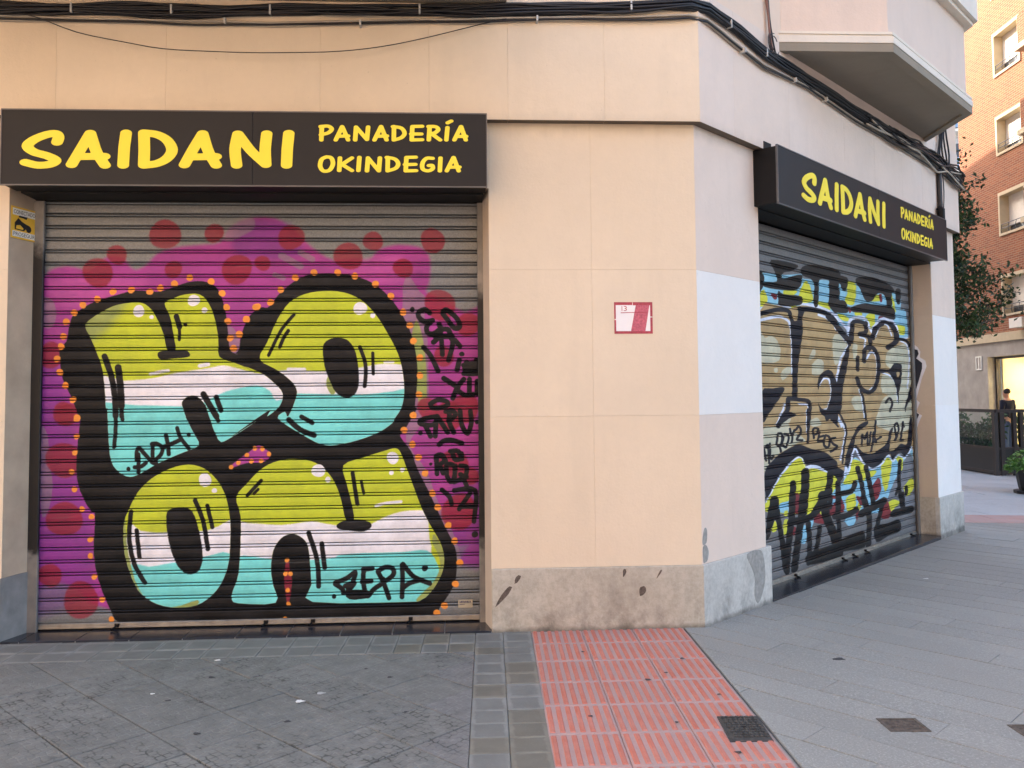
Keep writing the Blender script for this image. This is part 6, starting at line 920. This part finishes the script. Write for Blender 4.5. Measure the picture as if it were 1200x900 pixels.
def hedge(x0, y0, L, az, label):
    root = empty('planter_hedge', (x0, y0, -.09), az, label=label, cat='planter'); mb = MB(); mb.box(0, L, 0, .38, 0, .48, ch=.01); mb.build('trough', simple('dark trough', (30, 28, 30), .5), root)
    rr = random.Random(int(L*10)); mb = MB(); 
    for i in range(2600):
        x = rr.uniform(.0, L); y = rr.uniform(.0, .38); top = 1.05+.14*math.sin(x*4.1+1)+.08*math.sin(x*9.7); z = rr.uniform(.5, top)
        leaf(mb, (x, y, z), (rr.gauss(0, 1), rr.gauss(0, 1), rr.gauss(.6, .7)), rr.uniform(.03, .065), rr)
    mb.build('foliage', M_LEAF2, root); mb = MB()
    for i in range(14): x = .1+i*(L-.2)/13; mb.tube([(x, .19, .45), (x+.05, .2, .8), (x+.02, .15, 1.05)], [.014, .009, .004], 5)
    mb.build('stem', M_BARK, root)
hedge(9.55, 11.0, 3.4, rad(86), 'dark trough of broad leaved bushes just behind the long side of the terrace glass'); hedge(9.75, 10.78, 2.6, 0, 'dark trough of bushes behind the short side of the terrace glass')
sh_ = empty('potted_shrub', (7.72, 7.62, -.075), label='low bright green shrub in a black pot at the right edge of the picture', cat='plant')
mb = MB(); mb.tube([(0, 0, .05), (0, 0, .10), (0, 0, .40), (0, 0, .43)], [.24, .26, .31, .32], 16); mb.tube([(0, 0, 0), (0, 0, .05)], [.33, .33], 16); mb.build('pot', simple('black pot', (24, 24, 26), .45), sh_)
rr = random.Random(5); mb = MB()
for i in range(1100):
    a = rr.uniform(0, 6.283); r = .46*math.sqrt(rr.random()); z = .44+rr.random()*(.34-.25*(r/.46)**2)-.10*(r/.46)**3; leaf(mb, (r*math.cos(a), r*math.sin(a), z), (rr.gauss(0, .6), rr.gauss(0, .6), 1), rr.uniform(.025, .05), rr)
mb.build('foliage', M_LEAF3, sh_); mb = MB()
for i in range(9): a = i*.7; mb.tube([(0, 0, .4), (.15*math.cos(a), .15*math.sin(a), .56), (.32*math.cos(a), .32*math.sin(a), .6)], [.010, .007, .003], 5)
mb.build('stem', M_BARK, sh_)
# street tree
TX, TY = 7.05, 9.4
tr = empty('street_tree', (TX, TY, -.09), label='slender street tree with sparse dark leaves beside the corner building', cat='tree')
rr = random.Random(12); mb = MB(); mb.tube([(0, 0, 0), (.03, .02, .8), (-.03, .0, 2.0), (.02, .02, 3.4), (.10, 0, 4.6), (.2, .0, 5.6)], [.10, .08, .07, .055, .035, .02], 9); mb.build('trunk', M_BARK, tr, smooth=True)
lb = MB(); lf = MB()
def limb(p, d, L, r, dep):
    p = Vector(p); d = Vector(d).normalized(); pts = [p.copy()]; n = 5
    for k in range(n):
        d = (d+Vector((rr.gauss(0, .22), rr.gauss(0, .22), rr.gauss(.03, .12)))).normalized(); p = p+d*L/n; pts.append(p.copy())
        if dep < 2 and k > 0 and rr.random() < .75: limb(p, (d+Vector((rr.gauss(0, .8), rr.gauss(0, .8), rr.gauss(0, .5)))).normalized(), L*.5, r*.5, dep+1)
        if dep >= 1 or k >= 2:
            for q in range(rr.randint(6, 17)):
                c = p+Vector((rr.gauss(0, .10), rr.gauss(0, .10), rr.gauss(-.02, .07)))
                leaf(lf, c, (rr.gauss(0, .8), rr.gauss(0, .8), rr.gauss(.5, .7)), rr.uniform(.022, .062), rr)
    lb.tube(pts, [max(.003, r*(1-k/(n+.5))) for k in range(n+1)], 5)
for k in range(19):
    z = 2.5+k*.15+rr.uniform(-.05, .05); a = rr.uniform(-1.9, 1.3) if k % 3 else rr.uniform(0, 6.28); reach = (1.15 if z < 3.6 else .8) if z < 4.4 else .5
    limb((0, 0, z), (math.cos(a), math.sin(a), rr.uniform(.0, .5)), reach*rr.uniform(.7, 1.15), .026, 0)
limb((.25, 0, 5.2), (.25, 0, 1), .8, .012, 1); limb((.2, 0, 5.0), (.5, -.1, 1), 1.5, .012, 1); limb((.1, 0, 4.9), (.6, 0, .5), .8, .014, 1); limb((.1, 0, 4.5), (.8, -.1, .3), .8, .014, 1); limb((.1, 0, 4.7), (1.0, -.2, .35), .6, .012, 1)
limb((0, 0, 2.75), (1, -.25, -.02), 1.5, .024, 0); limb((0, 0, 2.6), (1, .1, -.05), 1.25, .022, 0)
lb.build('branches', M_BARK, tr, smooth=True); lf.build('crown', M_LEAF, tr)

# ------------------------------------------------------------------ the person by the shop
def skinned(name, verts, edges, radii, mat, parent, root=0, sub=2):
    me = bpy.data.meshes.new(name); me.from_pydata(verts, edges, []); o = bpy.data.objects.new(name, me); put(o, parent)
    sk = o.modifiers.new('skin', 'SKIN'); 
    for i, r in enumerate(radii):
        v = me.skin_vertices[0].data[i]; v.radius = (r, r) if isinstance(r, float) else r; v.use_root = (i == root)
    ss_ = o.modifiers.new('sub', 'SUBSURF'); ss_.levels = sub; ss_.render_levels = sub
    dg = bpy.context.evaluated_depsgraph_get(); dg.update(); m2 = bpy.data.meshes.new_from_object(o.evaluated_get(dg)); o.modifiers.clear(); o.data = m2; m2.materials.clear(); m2.materials.append(mat)
    m2.polygons.foreach_set('use_smooth', [True]*len(m2.polygons)); return o
per = empty('person', (13.05, 16.25, -.12), rad(20), label='person in navy short sleeved shirt and jeans, back turned, by the lit shop window', cat='person')
M_SKIN = simple('skin', (196, 146, 120), .55, var=.05); M_NAVY = simple('navy cotton', (24, 28, 46), .85); M_JEAN = simple('jeans', (92, 108, 136), .85); M_HAIR = simple('dark hair', (30, 24, 22), .6); M_SHOE = simple('dark shoes', (30, 30, 32), .6)
V = [(0, 0, .95), (0, 0, 1.12), (0, .01, 1.30), (0, 0, 1.44), (0, 0, 1.51), (-.02, .01, 1.58), (-.03, .02, 1.66), (-.03, .02, 1.73)]; E = [(i, i+1) for i in range(7)]; RD = [(.15, .11), (.14, .10), (.17, .11), (.15, .09), .055, (.065, .075), (.078, .095), (.06, .07)]
def chain(start, pts, rs):
    prev = start
    for p, r in zip(pts, rs): V.append(p); E.append((prev, len(V)-1)); RD.append(r); prev = len(V)-1
    return prev
for s in (-1, 1):
    h = chain(3, [(s*.17, 0, 1.42), (s*.21, -.01, 1.30), (s*.235, .0, 1.14), (s*.20, .12, 1.02), (s*.13, .22, 1.02), (s*.10, .27, 1.02)], [.065, .052, .042, .036, .027, .034])
    for f in range(4): chain(h, [(s*(.085-.0)+(f-1.5)*.020, .315, 1.03-.004*f), (s*.085+(f-1.5)*.021, .345-.006*abs(f-1), 1.01)], [.009, .008])
    chain(h, [(s*.06, .285, 1.05), (s*.05, .31, 1.06)], [.011, .009])
    chain(0, [(s*.09, 0, .86), (s*.10, .01, .50), (s*.105, -.01, .10), (s*.11, .07, .04), (s*.115, .14, .03)], [.085, .062, .045, .04, .03])
skinned('body', V, E, RD, M_SKIN, per)
V = [(0, 0, .93), (0, 0, 1.12), (0, .01, 1.30), (0, 0, 1.46)]; E = [(0, 1), (1, 2), (2, 3)]; RD = [(.170, .130), (.162, .122), (.19, .132), (.150, .112)]
for s in (-1, 1): chain(3, [(s*.175, 0, 1.43), (s*.215, -.01, 1.29), (s*.232, 0, 1.19)], [.084, .070, .064])
skinned('shirt', V, E, RD, M_NAVY, per)
V = [(0, 0, .95)]; E = []; RD = [(.16, .12)]
for s in (-1, 1): chain(0, [(s*.09, 0, .84), (s*.10, .01, .50), (s*.105, -.01, .11)], [.098, .075, .062])
skinned('trousers', V, E, RD, M_JEAN, per)
skinned('hair', [(-.03, -.035, 1.63), (-.03, -.03, 1.71), (-.03, .02, 1.775)], [(0, 1), (1, 2)], [(.088, .080), (.098, .098), (.07, .07)], M_HAIR, per)
for s in (-1, 1): skinned('shoe', [(s*.108, -.03, .05), (s*.112, .08, .045), (s*.116, .16, .035)], [(0, 1), (1, 2)], [.05, .048, .038], M_SHOE, per, sub=1)

# ------------------------------------------------------------------ unseen block behind the camera, added to bounce warm light
ob = empty('bounce_block', (0, 0, 0), label='unseen block added behind the viewpoint to bounce warm light', cat='building')
mb = MB(); mb.box(-60, 6, -24, -15, -.2, 15); mb.build('brick_wall', simple('warm bounce facade', (180, 154, 128), .85), ob)
for i in range(12):
    for k in range(4): mb = MB(); mb.box(-38+i*3.8, -36.4+i*3.8, -15.02, -14.95, 4+k*2.9, 5.5+k*2.9); mb.build('window', M_GLASSD, ob)
